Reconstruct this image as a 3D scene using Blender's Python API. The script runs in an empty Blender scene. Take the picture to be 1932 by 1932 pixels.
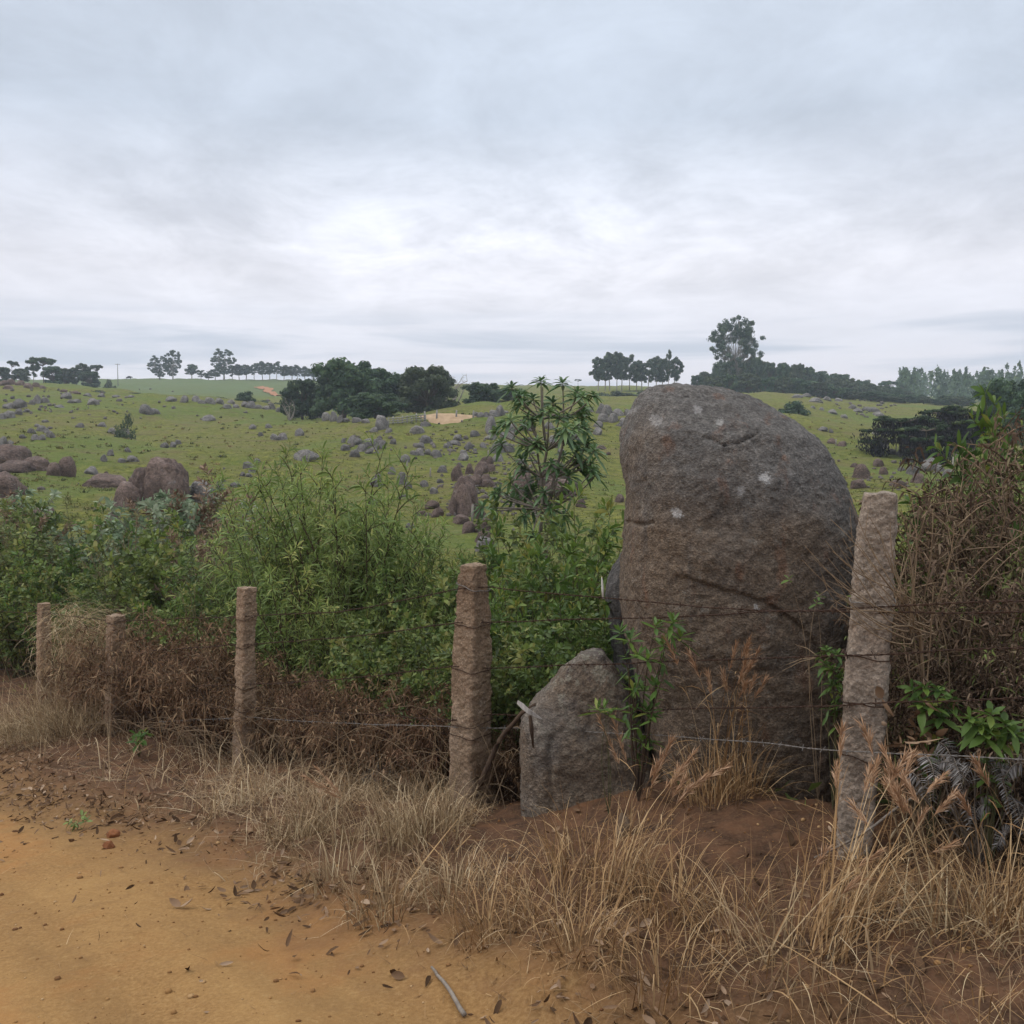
import bpy, math, random
import numpy as np
from mathutils import Vector

R = math.radians
rng = np.random.default_rng(11)
random.seed(11)
scene = bpy.context.scene
col = scene.collection

# ------------------------------------------------------------------ camera
CAMZ = 1.55
PITCH = R(3.8)
FOC = 1894.0                     # focal length in units of a picture 1932 wide
cam_d = bpy.data.cameras.new('camera')
cam_d.sensor_width = 36.0
cam_d.sensor_fit = 'HORIZONTAL'
cam_d.lens = 36.0 * FOC / 1932.0
cam_d.clip_start = 0.05
cam_d.clip_end = 8000
cam = bpy.data.objects.new('camera', cam_d)
cam.location = (0, 0, CAMZ)
cam.rotation_euler = (R(90) - PITCH, 0, 0)
col.objects.link(cam)
scene.camera = cam

# ------------------------------------------------------------------ view
scene.view_settings.view_transform = 'Standard'
scene.view_settings.look = 'None'
scene.view_settings.exposure = 0.10
scene.view_settings.gamma = 1.0
scene.view_settings.use_curve_mapping = False
scene.render.engine = 'CYCLES'
scene.cycles.use_denoising = True
scene.cycles.max_bounces = 6
scene.cycles.diffuse_bounces = 3
scene.cycles.glossy_bounces = 2
scene.cycles.transmission_bounces = 4
scene.cycles.transparent_max_bounces = 8
scene.cycles.volume_bounces = 1
scene.cycles.volume_step_rate = 4.0

# ------------------------------------------------------------------ node helpers
class NT:
    def __init__(s, tree): s.t = tree
    def n(s, typ, **kw):
        nd = s.t.nodes.new(typ)
        for k, v in kw.items():
            if k.startswith('i_'):
                nd.inputs[k[2:].replace('_', ' ')].default_value = v
            else:
                setattr(nd, k, v)
        return nd
    def l(s, a, b): s.t.links.new(a, b)
    def val(s, sock, v):
        if hasattr(v, 'links') or isinstance(v, bpy.types.NodeSocket): s.l(v, sock)
        else: sock.default_value = v
    def math(s, op, a, b=0.0, c=None, clamp=False):
        m = s.n('ShaderNodeMath', operation=op, use_clamp=clamp)
        s.val(m.inputs[0], a); s.val(m.inputs[1], b)
        if c is not None: s.val(m.inputs[2], c)
        return m.outputs[0]
    def vmath(s, op, a, b=(0, 0, 0)):
        m = s.n('ShaderNodeVectorMath', operation=op)
        s.val(m.inputs[0], a); s.val(m.inputs[1], b)
        return m.outputs['Value'] if op in ('DOT_PRODUCT', 'LENGTH', 'DISTANCE') else m.outputs[0]
    def scale(s, a, k):
        m = s.n('ShaderNodeVectorMath', operation='SCALE')
        s.val(m.inputs[0], a); s.val(m.inputs[3], k)
        return m.outputs[0]
    def noise(s, vec, scale, detail=4.0, rough=.55, dist=0.0):
        m = s.n('ShaderNodeTexNoise')
        if vec is not None: s.l(vec, m.inputs['Vector'])
        m.inputs['Scale'].default_value = scale
        m.inputs['Detail'].default_value = detail
        m.inputs['Roughness'].default_value = rough
        m.inputs['Distortion'].default_value = dist
        return m.outputs['Fac']
    def ramp(s, fac, stops, interp='LINEAR'):
        m = s.n('ShaderNodeValToRGB')
        s.l(fac, m.inputs['Fac'])
        cr = m.color_ramp; cr.interpolation = interp
        while len(cr.elements) < len(stops): cr.elements.new(0.5)
        for e, (p, c) in zip(cr.elements, stops):
            e.position = p
            e.color = (c[0], c[1], c[2], 1) if not isinstance(c, (int, float)) else (c, c, c, 1)
        return m.outputs['Color']
    def mix(s, fac, a, b, blend='MIX'):
        m = s.n('ShaderNodeMix', data_type='RGBA', blend_type=blend)
        s.val(m.inputs['Factor'], fac)
        for sock, v in ((m.inputs['A'], a), (m.inputs['B'], b)):
            if isinstance(v, (tuple, list)): v = (v[0], v[1], v[2], 1)
            s.val(sock, v)
        return m.outputs['Result']
    def grains(s, vec, colr, scale, amt):
        """crystal speckle: every grain a little lighter or darker than its neighbours"""
        v = s.n('ShaderNodeTexVoronoi'); s.l(vec, v.inputs['Vector']); v.inputs['Scale'].default_value = scale
        q = s.n('ShaderNodeSeparateColor'); s.l(v.outputs['Color'], q.inputs[0])
        k = s.math('ADD', 1.0, s.math('MULTIPLY', s.math('SUBTRACT', q.outputs[0], .5), 2 * amt))
        return s.scale(colr, k)
    def step(s, x, lo, hi):
        m = s.n('ShaderNodeMapRange', interpolation_type='SMOOTHSTEP')
        s.val(m.inputs[0], x); m.inputs[1].default_value = lo; m.inputs[2].default_value = hi
        return m.outputs[0]

# ------------------------------------------------------------------ sky and sun
SUN_EL, SUN_AZ = R(46), R(-95)      # azimuth from +Y (the view direction), negative = to the left
world = bpy.data.worlds.new('World'); scene.world = world; world.use_nodes = True
wt = world.node_tree; wt.nodes.clear(); W = NT(wt)
out = W.n('ShaderNodeOutputWorld'); bg = W.n('ShaderNodeBackground'); bg.inputs['Strength'].default_value = 0.1
W.l(bg.outputs[0], out.inputs[0])
sky = W.n('ShaderNodeTexSky'); sky.sky_type = 'NISHITA'; sky.sun_disc = False
sky.sun_elevation = SUN_EL; sky.sun_rotation = SUN_AZ; sky.air_density = 1.0; sky.dust_density = 2.0
tc = W.n('ShaderNodeTexCoord'); D = tc.outputs['Generated']
sx = W.n('ShaderNodeSeparateXYZ'); W.l(D, sx.inputs[0]); DX, DY, DZ = sx.outputs
zc = W.math('MAXIMUM', DZ, 0.0)
den = W.math('ADD', zc, 0.10)
cv = W.n('ShaderNodeCombineXYZ'); W.l(W.math('DIVIDE', DX, den), cv.inputs[0]); W.l(W.math('DIVIDE', DY, den), cv.inputs[1])
plane = cv.outputs[0]
# broad overcast brightness by height above the horizon (CIE overcast: brighter towards the zenith)
base = W.ramp(zc, [(0.0, (.92, .85, .91)), (.045, (.90, .86, .93)), (.10, (.84, .84, .92)), (.165, (.84, .84, .91)),
                   (.23, (.71, .745, .835)), (.30, (.59, .655, .76)), (.42, (.63, .70, .81)), (.60, (1.2, 1.25, 1.32)), (1.0, (1.75, 1.80, 1.9))])
n1 = W.noise(W.vmath('MULTIPLY', plane, (1.0, .75, 1)), 0.75, 7.0, .55, .5)
n2 = W.noise(W.vmath('MULTIPLY', D, (1.0, 1.0, 1.9)), 5.0, 10.0, .66, .5)
n5 = W.noise(W.vmath('ADD', W.vmath('MULTIPLY', plane, (1.0, .8, 1)), (7.3, 2.1, 0)), 2.6, 9.0, .64, .4)
cl = W.math('ADD', W.math('MULTIPLY', W.math('SUBTRACT', n1, .5), .85), W.math('ADD', W.math('MULTIPLY', W.math('SUBTRACT', n2, .5), .50), W.math('MULTIPLY', W.math('SUBTRACT', n5, .5), .34)))
amp = W.ramp(zc, [(0.0, .10), (.10, .25), (.18, .75), (.30, .95), (.5, .9), (1, .4)])
bright = W.math('ADD', 1.0, W.math('MULTIPLY', cl, amp))
# the thin, luminous part of the cloud deck ahead
az = W.math('DIVIDE', DX, W.math('MAXIMUM', DY, .05))
g1 = W.math('MULTIPLY', W.math('POWER', W.math('DIVIDE', W.math('SUBTRACT', az, -.02), .42), 2.0), -1.0)
g2 = W.math('MULTIPLY', W.math('POWER', W.math('DIVIDE', W.math('SUBTRACT', zc, .20), .068), 2.0), -1.0)
glow = W.math('MULTIPLY', W.math('EXPONENT', W.math('ADD', g1, g2)), W.step(DY, 0.0, .2))
glown = W.math('MULTIPLY', glow, W.math('MULTIPLY', W.step(W.math('ADD', W.math('MULTIPLY', n2, .5), W.math('MULTIPLY', n5, .55)), .36, .68), .24))
c1 = W.scale(base, bright)
c1 = W.vmath('ADD', c1, W.scale((1.0, .97, .98), glown) if False else W.scale(W.ramp(zc, [(0, (1, .96, .97)), (1, (1, .98, .99))]), glown))
# low slate-blue cloud banks near the horizon
lc = W.n('ShaderNodeCombineXYZ'); W.l(W.math('MULTIPLY', az, 2.2), lc.inputs[0]); W.l(W.math('MULTIPLY', DZ, 30.0), lc.inputs[1])
n3 = W.noise(lc.outputs[0], 1.0, 6.0, .5, .3)
band = W.math('MULTIPLY', W.step(zc, 0.035, .06), W.math('SUBTRACT', 1.0, W.step(zc, .10, .14)))
lowm = W.math('MULTIPLY', W.math('MULTIPLY', W.step(n3, .44, .60), band), .75)
c2 = W.mix(lowm, c1, (.52, .575, .68))
warm = W.math('MULTIPLY', W.math('MULTIPLY', W.math('SUBTRACT', 1.0, W.step(zc, .035, .10)), W.step(n3, .60, .40)), .5)
c2 = W.mix(warm, c2, (.86, .79, .82))
ns = W.n('ShaderNodeMix', data_type='RGBA'); ns.inputs['Factor'].default_value = .96
W.l(sky.outputs[0], ns.inputs['A']); W.l(W.scale(c2, 10.0), ns.inputs['B'])
W.l(ns.outputs['Result'], bg.inputs['Color'])

sun_d = bpy.data.lights.new('sun', 'SUN'); sun_d.energy = 1.15; sun_d.angle = R(22); sun_d.color = (1.0, .95, .88)
sun = bpy.data.objects.new('sun', sun_d); col.objects.link(sun)
sdir = Vector((math.sin(SUN_AZ) * math.cos(SUN_EL), math.cos(SUN_AZ) * math.cos(SUN_EL), math.sin(SUN_EL)))
sun.rotation_euler = sdir.to_track_quat('Z', 'Y').to_euler()
sun.location = (-30, 0, 60)

# ------------------------------------------------------------------ numeric helpers
def smooth(x, a, b):
    t = np.clip((x - a) / (b - a), 0, 1); return t * t * (3 - 2 * t)
def _hash(ix, iy, iz, seed):
    h = (ix * 374761393 + iy * 668265263 + iz * 2147483647 + seed * 1274126177).astype(np.int64)
    h = (h ^ (h >> 13)) * 1274126177
    h = h & 0x7fffffff
    h = (h ^ (h >> 16)) & 0xffff
    return h / 65535.0
def vnoise(P, seed=0):
    P = np.asarray(P, float)
    I = np.floor(P).astype(np.int64); f = P - I; f = f * f * f * (f * (f * 6 - 15) + 10)
    r = 0
    for dx in (0, 1):
        wx = f[:, 0] if dx else 1 - f[:, 0]
        for dy in (0, 1):
            wy = f[:, 1] if dy else 1 - f[:, 1]
            for dz in (0, 1):
                wz = f[:, 2] if dz else 1 - f[:, 2]
                r = r + wx * wy * wz * _hash(I[:, 0] + dx, I[:, 1] + dy, I[:, 2] + dz, seed)
    return r * 2 - 1
def fbm(P, octv=4, seed=0, gain=.5):
    a, r, P = 1.0, 0, np.asarray(P, float)
    for k in range(octv):
        r = r + a * vnoise(P, seed + k * 17); P = P * 2.03 + 3.1; a *= gain
    return r
def unit(v):
    v = np.asarray(v, float); return v / np.maximum(np.linalg.norm(v, axis=-1, keepdims=True), 1e-9)

CP, SP = math.cos(PITCH), math.sin(PITCH)
def ray(px, py):
    u = (px - 966) / FOC; a = (966 - py) / FOC
    y = CP + a * SP; z = -SP + a * CP
    return u / y, z / y                    # per metre of depth
def at(px, py, Y):
    X, Z = ray(px, py); return np.array([X * Y, Y, CAMZ + Z * Y])

# ------------------------------------------------------------------ the lie of the land
NX, NY, T0 = .78, .62, 3.59               # fence line:  t = 0;  road on t < 0, pasture on t > 0
def st(x, y): return -NY * x + NX * y, NX * x + NY * y - T0
def from_st(s, t): return NX * (t + T0) - NY * s, NY * (t + T0) + NX * s
KS = np.array([-40, -4, 2.24, 4.73, 7.38, 9.9, 12.5, 15, 40.])
KZ = np.array([-.9, -.95, -1.69, -2.15, -2.53, -2.85, -3.12, -3.3, -3.6]) + CAMZ
def fence_z(s): return np.interp(s, KS, KZ)
def road_zc(s):
    s = np.asarray(s, float)
    return np.where(s < 12, -.14 * np.maximum(s, -4), -1.68 - .05 * (s - 12)) + .0
def edge_t(s): return np.interp(s, [-5, 2, 4.5, 6, 8, 10, 14], [-1.5, -1.45, -1.5, -1.55, -1.75, -1.8, -1.7])
TD = np.array([14, 20, 28, 36, 45, 60, 85, 100, 115, 140, 180, 250, 320, 400, 560, 900, 2500.])
TPX = np.array([-350, 0, 300, 640, 950, 1180, 1500, 1700, 1932, 2400.])
TR = np.array([
 #  14    20    28    36    45    60    85   100   115   140   180   250   320   400   560   900  2500
 [1290, 1170, 1075, 1000, 940, 880, 815, 788, 765, 738, 722, 724, 722, 720, 722, 735, 760],
 [1290, 1170, 1075, 1000, 940, 880, 815, 790, 768, 740, 724, 724, 722, 719, 722, 735, 760],
 [1290, 1170, 1068, 1000, 945, 895, 838, 808, 785, 757, 752, 746, 732, 717, 722, 735, 760],
 [1290, 1170, 1065, 1000, 945, 895, 828, 800, 790, 786, 774, 748, 734, 721, 725, 738, 760],
 [1290, 1175, 1075, 1005, 945, 890, 828, 797, 780, 770, 758, 742, 733, 728, 732, 742, 765],
 [1290, 1175, 1075, 1000, 945, 890, 828, 797, 780, 770, 756, 742, 734, 730, 735, 745, 768],
 [1290, 1170, 1070, 990, 935, 885, 835, 812, 795, 775, 758, 748, 745, 744, 745, 750, 770],
 [1290, 1150, 1040, 965, 925, 890, 852, 832, 817, 797, 776, 762, 757, 752, 750, 752, 772],
 [1290, 1140, 1015, 945, 915, 885, 855, 843, 833, 814, 792, 772, 765, 757, 750, 752, 775],
 [1290, 1140, 1015, 945, 915, 885, 855, 843, 833, 814, 792, 772, 765, 757, 750, 752, 775]], float)
TZ = np.zeros_like(TR)
for i in range(TR.shape[0]):
    for j in range(TR.shape[1]):
        TZ[i, j] = ray(TPX[i], TR[i, j])[1] * TD[j]
def _hermite(v0, v1, v2, v3, x0, x1, x2, x3, x):
    # non-uniform Catmull-Rom with limited slopes
    h = x2 - x1; t = (x - x1) / h
    d = (v2 - v1) / h
    m1 = np.where(x1 > x0, ((v2 - v1) / h * (x1 - x0) + (v1 - v0) / np.maximum(x1 - x0, 1e-6) * h) / np.maximum(x2 - x0, 1e-6), d)
    m2 = np.where(x3 > x2, ((v3 - v2) / np.maximum(x3 - x2, 1e-6) * h + (v2 - v1) / h * (x3 - x2)) / np.maximum(x3 - x1, 1e-6), d)
    t2, t3 = t * t, t * t * t
    return (2*t3-3*t2+1)*v1 + (t3-2*t2+t)*h*m1 + (-2*t3+3*t2)*v2 + (t3-t2)*h*m2
LD = np.log(TD)
def far_z(x, y):
    y = np.clip(y, 14, 2499); px = np.clip(966 + FOC * x / y, -350, 2399)
    ld = np.log(y)
    j = np.clip(np.searchsorted(LD, ld) - 1, 0, len(LD) - 2); i = np.clip(np.searchsorted(TPX, px) - 1, 0, len(TPX) - 2)
    j0, j3 = np.maximum(j - 1, 0), np.minimum(j + 2, len(LD) - 1)
    i0, i3 = np.maximum(i - 1, 0), np.minimum(i + 2, len(TPX) - 1)
    def row(k): return _hermite(TZ[k, j0], TZ[k, j], TZ[k, j + 1], TZ[k, j3], LD[j0], LD[j], LD[j + 1], LD[j3], ld)
    r = _hermite(row(i0), row(i), row(i + 1), row(i3), TPX[i0], TPX[i], TPX[i + 1], TPX[i3], px)
    P = np.stack([x, y, np.zeros_like(x)], 1)
    am = np.interp(y, [14, 30, 80, 200, 600], [.06, .24, .50, .6, 1.0])
    return r + CAMZ + am * fbm(P / 9.0, 3, 5) * np.interp(y, [14, 40, 300], [1, .8, .5]) + .05 * fbm(P / 1.3, 2, 8) + np.interp(y, [18, 40, 150, 300], [0, .13, .22, .2]) * fbm(P * [.22, .34, 1], 3, 9) + np.interp(y, [30, 70, 150, 260], [0, .5, .8, .3]) * fbm(P / 24.0, 2, 12)
def ground(x, y):
    x = np.atleast_1d(np.asarray(x, float)); y = np.atleast_1d(np.asarray(y, float))
    x, y = np.broadcast_arrays(x, y); sh = x.shape; x = x.ravel(); y = y.ravel()
    s, t = st(x, y)
    P = np.stack([x, y, np.zeros_like(x)], 1)
    et = edge_t(s) + .18 * fbm(P * 1.1, 3, 2)
    w = smooth(t, et - .1, et + .9)
    rz = road_zc(s) + .012 * fbm(P * 1.5, 3, 3) - .03 * smooth(t, et - .7, et - .1) * (1 - smooth(t, et - .1, et + .25))
    fz = fence_z(s) + .05 * fbm(P * 1.6, 3, 4) - .11 * np.maximum(t - .3, 0)
    fz = fz + .17 * np.exp(-((s - 3.45) / .95) ** 2 - ((t - .30) / .65) ** 2)
    near = rz * (1 - w) + fz * w + .012 * fbm(P * 9, 3, 6) * smooth(t, et - .3, et + .5)
    k = smooth(t, 1.5, 6.5) * smooth(y, 3, 8)
    r = near.copy()
    m = k > 0
    if m.any():
        r[m] = near[m] * (1 - k[m]) + far_z(x[m], y[m]) * k[m]
    return r.reshape(sh)
def gz(x, y): return float(ground(x, y)[0])
_Y = np.exp(np.linspace(math.log(2.0), math.log(1500), 2600))
def hit(px, py, ymin=2.0):
    X, Z = ray(px, py)
    yy = _Y[_Y >= ymin]
    g = ground(X * yy, yy); zz = CAMZ + Z * yy
    b = np.nonzero(zz <= g)[0]
    k = b[0] if len(b) else len(yy) - 1
    return np.array([X * yy[k], yy[k], g[k]])

# ------------------------------------------------------------------ mesh accumulators
class Geo:
    def __init__(s): s.v, s.q, s.t3, s.c, s.n = [], [], [], [], 0
    def add(s, V, Q=None, T=None, c=0.5):
        V = np.asarray(V, float).reshape(-1, 3)
        if Q is not None and len(Q): s.q.append(np.asarray(Q, np.int64).reshape(-1, 4) + s.n)
        if T is not None and len(T): s.t3.append(np.asarray(T, np.int64).reshape(-1, 3) + s.n)
        s.c.append(np.broadcast_to(np.asarray(c, float), (len(V),)).copy())
        s.v.append(V); s.n += len(V)
    def mesh(s, name, origin=(0, 0, 0), smooth_=True):
        V = (np.concatenate(s.v) if s.v else np.zeros((0, 3))) - np.asarray(origin, float)
        Q = np.concatenate(s.q) if s.q else np.zeros((0, 4), np.int64)
        T = np.concatenate(s.t3) if s.t3 else np.zeros((0, 3), np.int64)
        me = bpy.data.meshes.new(name)
        me.vertices.add(len(V)); me.vertices.foreach_set('co', V.astype(np.float32).ravel())
        nl = Q.size + T.size
        me.loops.add(nl); me.loops.foreach_set('vertex_index', np.concatenate([Q.ravel(), T.ravel()]).astype(np.int32))
        me.polygons.add(len(Q) + len(T))
        ls = np.concatenate([np.arange(len(Q)) * 4, Q.size + np.arange(len(T)) * 3]).astype(np.int32)
        me.polygons.foreach_set('loop_start', ls)
        me.polygons.foreach_set('use_smooth', np.full(len(Q) + len(T), smooth_))
        at_ = me.attributes.new('tint', 'FLOAT', 'POINT'); at_.data.foreach_set('value', np.concatenate(s.c).astype(np.float32) if s.c else [])
        me.update(calc_edges=True); me.validate()
        return me
    def build(s, name, mat, parent=None, origin=(0, 0, 0), smooth_=True):
        me = s.mesh(name, origin, smooth_)
        if mat: me.materials.append(mat)
        o = bpy.data.objects.new(name, me); col.objects.link(o)
        if parent is not None: o.parent = parent
        else: o.location = origin
        return o

def tag(o, label=None, cat=None, group=None, kind=None):
    if label: o['label'] = label
    if cat: o['category'] = cat
    if group: o['group'] = group
    if kind: o['kind'] = kind
    return o
def thing(name, label, cat, loc=(0, 0, 0), rz=0, sc=1.0, group=None):
    o = bpy.data.objects.new(name, None); col.objects.link(o); o.empty_display_size = .2
    o.location = loc; o.rotation_euler = (0, 0, rz); o.scale = (sc, sc, sc) if isinstance(sc, (int, float)) else sc
    return tag(o, label, cat, group)
def copy_tree(o, parent=None):
    c = o.copy(); col.objects.link(c)
    if parent is not None: c.parent = parent
    for ch in o.children: copy_tree(ch, c)
    return c
class Proto:
    """first call moves the built thing, later calls copy it and its parts"""
    def __init__(s, root): s.root, s.used = root, False
    def put(s, loc, rz, sc, label, group=None):
        o = s.root if not s.used else copy_tree(s.root)
        s.used = True
        o.location = loc; o.rotation_euler = (0, 0, rz); o.scale = (sc, sc, sc) if isinstance(sc, (int, float)) else sc
        o['label'] = label
        if group: o['group'] = group
        elif 'group' in o: del o['group']
        return o
ORD = ['leftmost', 'second from left', 'third from left', 'fourth from left', 'fifth from left', 'sixth from left', 'seventh from left', 'eighth from left',
       'ninth from left', 'tenth from left', 'eleventh from left', 'twelfth from left', 'thirteenth from left', 'fourteenth from left', 'fifteenth from left',
       'sixteenth from left', 'seventeenth from left', 'eighteenth from left', 'nineteenth from left', 'twentieth from left']
def ordinal(k, n):
    if n == 1: return ''
    if k == n - 1: return 'rightmost'
    if k == n - 2 and n > 4: return 'second from right'
    if k == n - 3 and n > 7: return 'third from right'
    if k < len(ORD): return ORD[k]
    return ['twenty-first', 'twenty-second', 'twenty-third', 'twenty-fourth', 'twenty-fifth', 'twenty-sixth', 'twenty-seventh', 'twenty-eighth',
            'twenty-ninth', 'thirtieth', 'thirty-first', 'thirty-second', 'thirty-third', 'thirty-fourth', 'thirty-fifth', 'thirty-sixth', 'thirty-seventh',
            'thirty-eighth', 'thirty-ninth', 'fortieth'][k - 20] + ' from left'

# tubes, leaves, blades ------------------------------------------------
def tube(g, pts, r, sides=5, c=.5, cap=False):
    pts = np.asarray(pts, float); n = len(pts)
    r = np.broadcast_to(np.asarray(r, float), (n,))
    d = unit(np.gradient(pts, axis=0))
    ref = np.where(np.abs(d[:, 2:3]) > .9, np.array([[1., 0, 0]]), np.array([[0, 0, 1.]]))
    a = unit(np.cross(d, ref)); b = np.cross(d, a)
    th = np.arange(sides) * 2 * math.pi / sides
    V = pts[:, None] + r[:, None, None] * (np.cos(th)[None, :, None] * a[:, None] + np.sin(th)[None, :, None] * b[:, None])
    i = np.arange(n - 1)[:, None] * sides; j = np.arange(sides)[None]
    jn = (j + 1) % sides
    Q = np.stack([i + j, i + jn, i + sides + jn, i + sides + j], -1)
    T = None
    V = V.reshape(-1, 3)
    if cap:
        V = np.concatenate([V, pts[:1], pts[-1:]])
        k = np.arange(sides)
        T = np.concatenate([np.stack([np.full(sides, n * sides), (k + 1) % sides, k], 1),
                            np.stack([np.full(sides, n * sides + 1), (n - 1) * sides + k, (n - 1) * sides + (k + 1) % sides], 1)])
    g.add(V, Q, T, c)

def leaf_rows(prof):
    """template: rows (u, half-width) -> verts (u, v, fold), quads"""
    V, Q = [], []
    for u, w in prof: V += [(u, -w, 0), (u, 0, -1), (u, w, 0)]
    for k in range(len(prof) - 1):
        a = 3 * k; Q += [(a, a + 1, a + 4, a + 3), (a + 1, a + 2, a + 5, a + 4)]
    return np.array(V, float), np.array(Q)
LANCE = leaf_rows([(0, .10), (.25, .75), (.55, .95), (.8, .55), (1, .02)])
OVAL = leaf_rows([(0, .12), (.2, .8), (.5, 1.0), (.8, .65), (1, .03)])
SIMPLE = leaf_rows([(0, .15), (.45, 1.0), (1, .03)])
def leaves(g, pos, d, L, Wd, tmpl=LANCE, droop=.25, fold=.25, tint=None, up=None, roll=.5, curl=0.0, rs=rng):
    pos = np.asarray(pos, float); n = len(pos)
    if n == 0: return
    d = unit(d); L = np.broadcast_to(L, (n,)); Wd = np.broadcast_to(Wd, (n,)); dr = np.broadcast_to(droop, (n,))
    upv = np.array([0, 0, 1.]) + rs.normal(0, roll, (n, 3)) if up is None else up
    sd = unit(np.cross(d, upv)); nm = np.cross(sd, d)
    V0, Q0 = tmpl
    u, v, f = V0[:, 0], V0[:, 1], V0[:, 2]
    wv = v[None, :] * Wd[:, None] * .5
    V = (pos[:, None] + d[:, None] * (u[None] * L[:, None])[..., None] + sd[:, None] * wv[..., None]
         + nm[:, None] * ((f[None] * fold * Wd[:, None] * .5 * np.minimum(1, 4 * u * (1 - u) + .2)[None]))[..., None])
    V[..., 2] -= dr[:, None] * (u ** 2)[None] * L[:, None]
    if curl:
        cu = rs.normal(0, curl, n)
        V += nm[:, None] * ((u ** 2)[None] * cu[:, None] * L[:, None])[..., None]
    Q = Q0[None] + (np.arange(n) * len(V0))[:, None, None]
    if tint is None: tint = rs.random(n)
    g.add(V, Q, None, np.repeat(np.broadcast_to(tint, (n,)), len(V0)))

def blades(g, pos, L, w, az=None, lean=None, bend=None, K=5, tint=None, rs=rng, kink=0.0):
    """grass blades: strips that start near vertical and curve over"""
    pos = np.asarray(pos, float); n = len(pos)
    if n == 0: return
    L = np.broadcast_to(L, (n,)); w = np.broadcast_to(w, (n,))
    az = rs.random(n) * 2 * math.pi if az is None else np.broadcast_to(az, (n,))
    lean = np.abs(rs.normal(.25, .2, n)) if lean is None else np.broadcast_to(lean, (n,))
    bend = np.abs(rs.normal(.7, .5, n)) if bend is None else np.broadcast_to(bend, (n,))
    th = lean[:, None] + bend[:, None] * (np.arange(K)[None] / (K - 1)) ** 1.5
    if kink:
        kk = (rs.random(n) < kink); at_ = rs.integers(1, K, n)
        th = th + np.where(kk[:, None] & (np.arange(K)[None] >= at_[:, None]), rs.uniform(.6, 1.6, n)[:, None], 0)
    seg = L[:, None] / K
    h = np.concatenate([np.zeros((n, 1)), np.cumsum(np.sin(th) * seg, 1)], 1); z = np.concatenate([np.zeros((n, 1)), np.cumsum(np.cos(th) * seg, 1)], 1)
    side_az = az + rs.normal(0, .5, n)
    wob = rs.normal(0, .06, n)[:, None] * L[:, None] * np.linspace(0, 1, K + 1)[None] ** 2
    ca, sa = np.cos(az)[:, None], np.sin(az)[:, None]
    C = np.stack([pos[:, :1] + h * ca - wob * sa, pos[:, 1:2] + h * sa + wob * ca, pos[:, 2:] + z], -1)
    C[..., 2] = np.maximum(C[..., 2], pos[:, 2:] - .03)
    wd = w[:, None] * np.array([1.0 - .85 * (k / K) ** 1.6 for k in range(K + 1)])[None] * .5
    S = np.stack([-np.sin(side_az), np.cos(side_az), np.zeros(n)], -1)[:, None] * wd[..., None]
    V = np.stack([C - S, C + S], 2).reshape(n, -1, 3)
    k = np.arange(K) * 2
    Q0 = np.stack([k, k + 1, k + 3, k + 2], 1)
    Q = Q0[None] + (np.arange(n) * (2 * (K + 1)))[:, None, None]
    if tint is None: tint = rs.random(n)
    g.add(V, Q, None, np.repeat(np.broadcast_to(tint, (n,)), 2 * (K + 1)))
    return C

# ------------------------------------------------------------------ materials
def newmat(name):
    m = bpy.data.materials.new(name); m.use_nodes = True
    m.node_tree.nodes.clear(); N = NT(m.node_tree)
    o = N.n('ShaderNodeOutputMaterial'); return m, N, o
def principled(N, o, colr, rough=.9, spec=.2, bump=None):
    p = N.n('ShaderNodeBsdfPrincipled')
    N.val(p.inputs['Base Color'], colr if not isinstance(colr, tuple) else (*colr, 1))
    N.val(p.inputs['Roughness'], rough); p.inputs['Specular IOR Level'].default_value = spec
    if bump is not None: N.l(bump, p.inputs['Normal'])
    N.l(p.outputs[0], o.inputs['Surface']); return p
def bumpn(N, h, strength, dist, prev=None):
    b = N.n('ShaderNodeBump'); b.inputs['Strength'].default_value = strength; b.inputs['Distance'].default_value = dist
    N.l(h, b.inputs['Height'])
    if prev is not None: N.l(prev, b.inputs['Normal'])
    return b.outputs[0]
def leaf_mat(name, stops, trans=.3, rough=.55, spec=.3, objvar=.0):
    """foliage: colour runs through the stops by each leaf's own tint"""
    m, N, o = newmat(name)
    a = N.n('ShaderNodeAttribute', attribute_name='tint')
    fac = a.outputs['Fac']
    c = N.ramp(fac, stops)
    if objvar:
        oi = N.n('ShaderNodeObjectInfo')
        h = N.n('ShaderNodeHueSaturation')
        N.l(N.math('ADD', 1 - objvar, N.math('MULTIPLY', oi.outputs['Random'], 2 * objvar)), h.inputs['Value'])
        N.l(N.math('ADD', .5 - objvar * .06, N.math('MULTIPLY', N.math('FRACT', N.math('MULTIPLY', oi.outputs['Random'], 7.13)), objvar * .12)), h.inputs['Hue'])
        N.l(c, h.inputs['Color']); c = h.outputs[0]
    p = N.n('ShaderNodeBsdfPrincipled'); N.l(c, p.inputs['Base Color']); p.inputs['Roughness'].default_value = rough
    p.inputs['Specular IOR Level'].default_value = spec
    if trans > 0:
        t = N.n('ShaderNodeBsdfTranslucent'); N.l(c, t.inputs['Color'])
        mx = N.n('ShaderNodeMixShader'); mx.inputs[0].default_value = trans
        N.l(p.outputs[0], mx.inputs[1]); N.l(t.outputs[0], mx.inputs[2]); N.l(mx.outputs[0], o.inputs['Surface'])
    else: N.l(p.outputs[0], o.inputs['Surface'])
    return m
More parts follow.
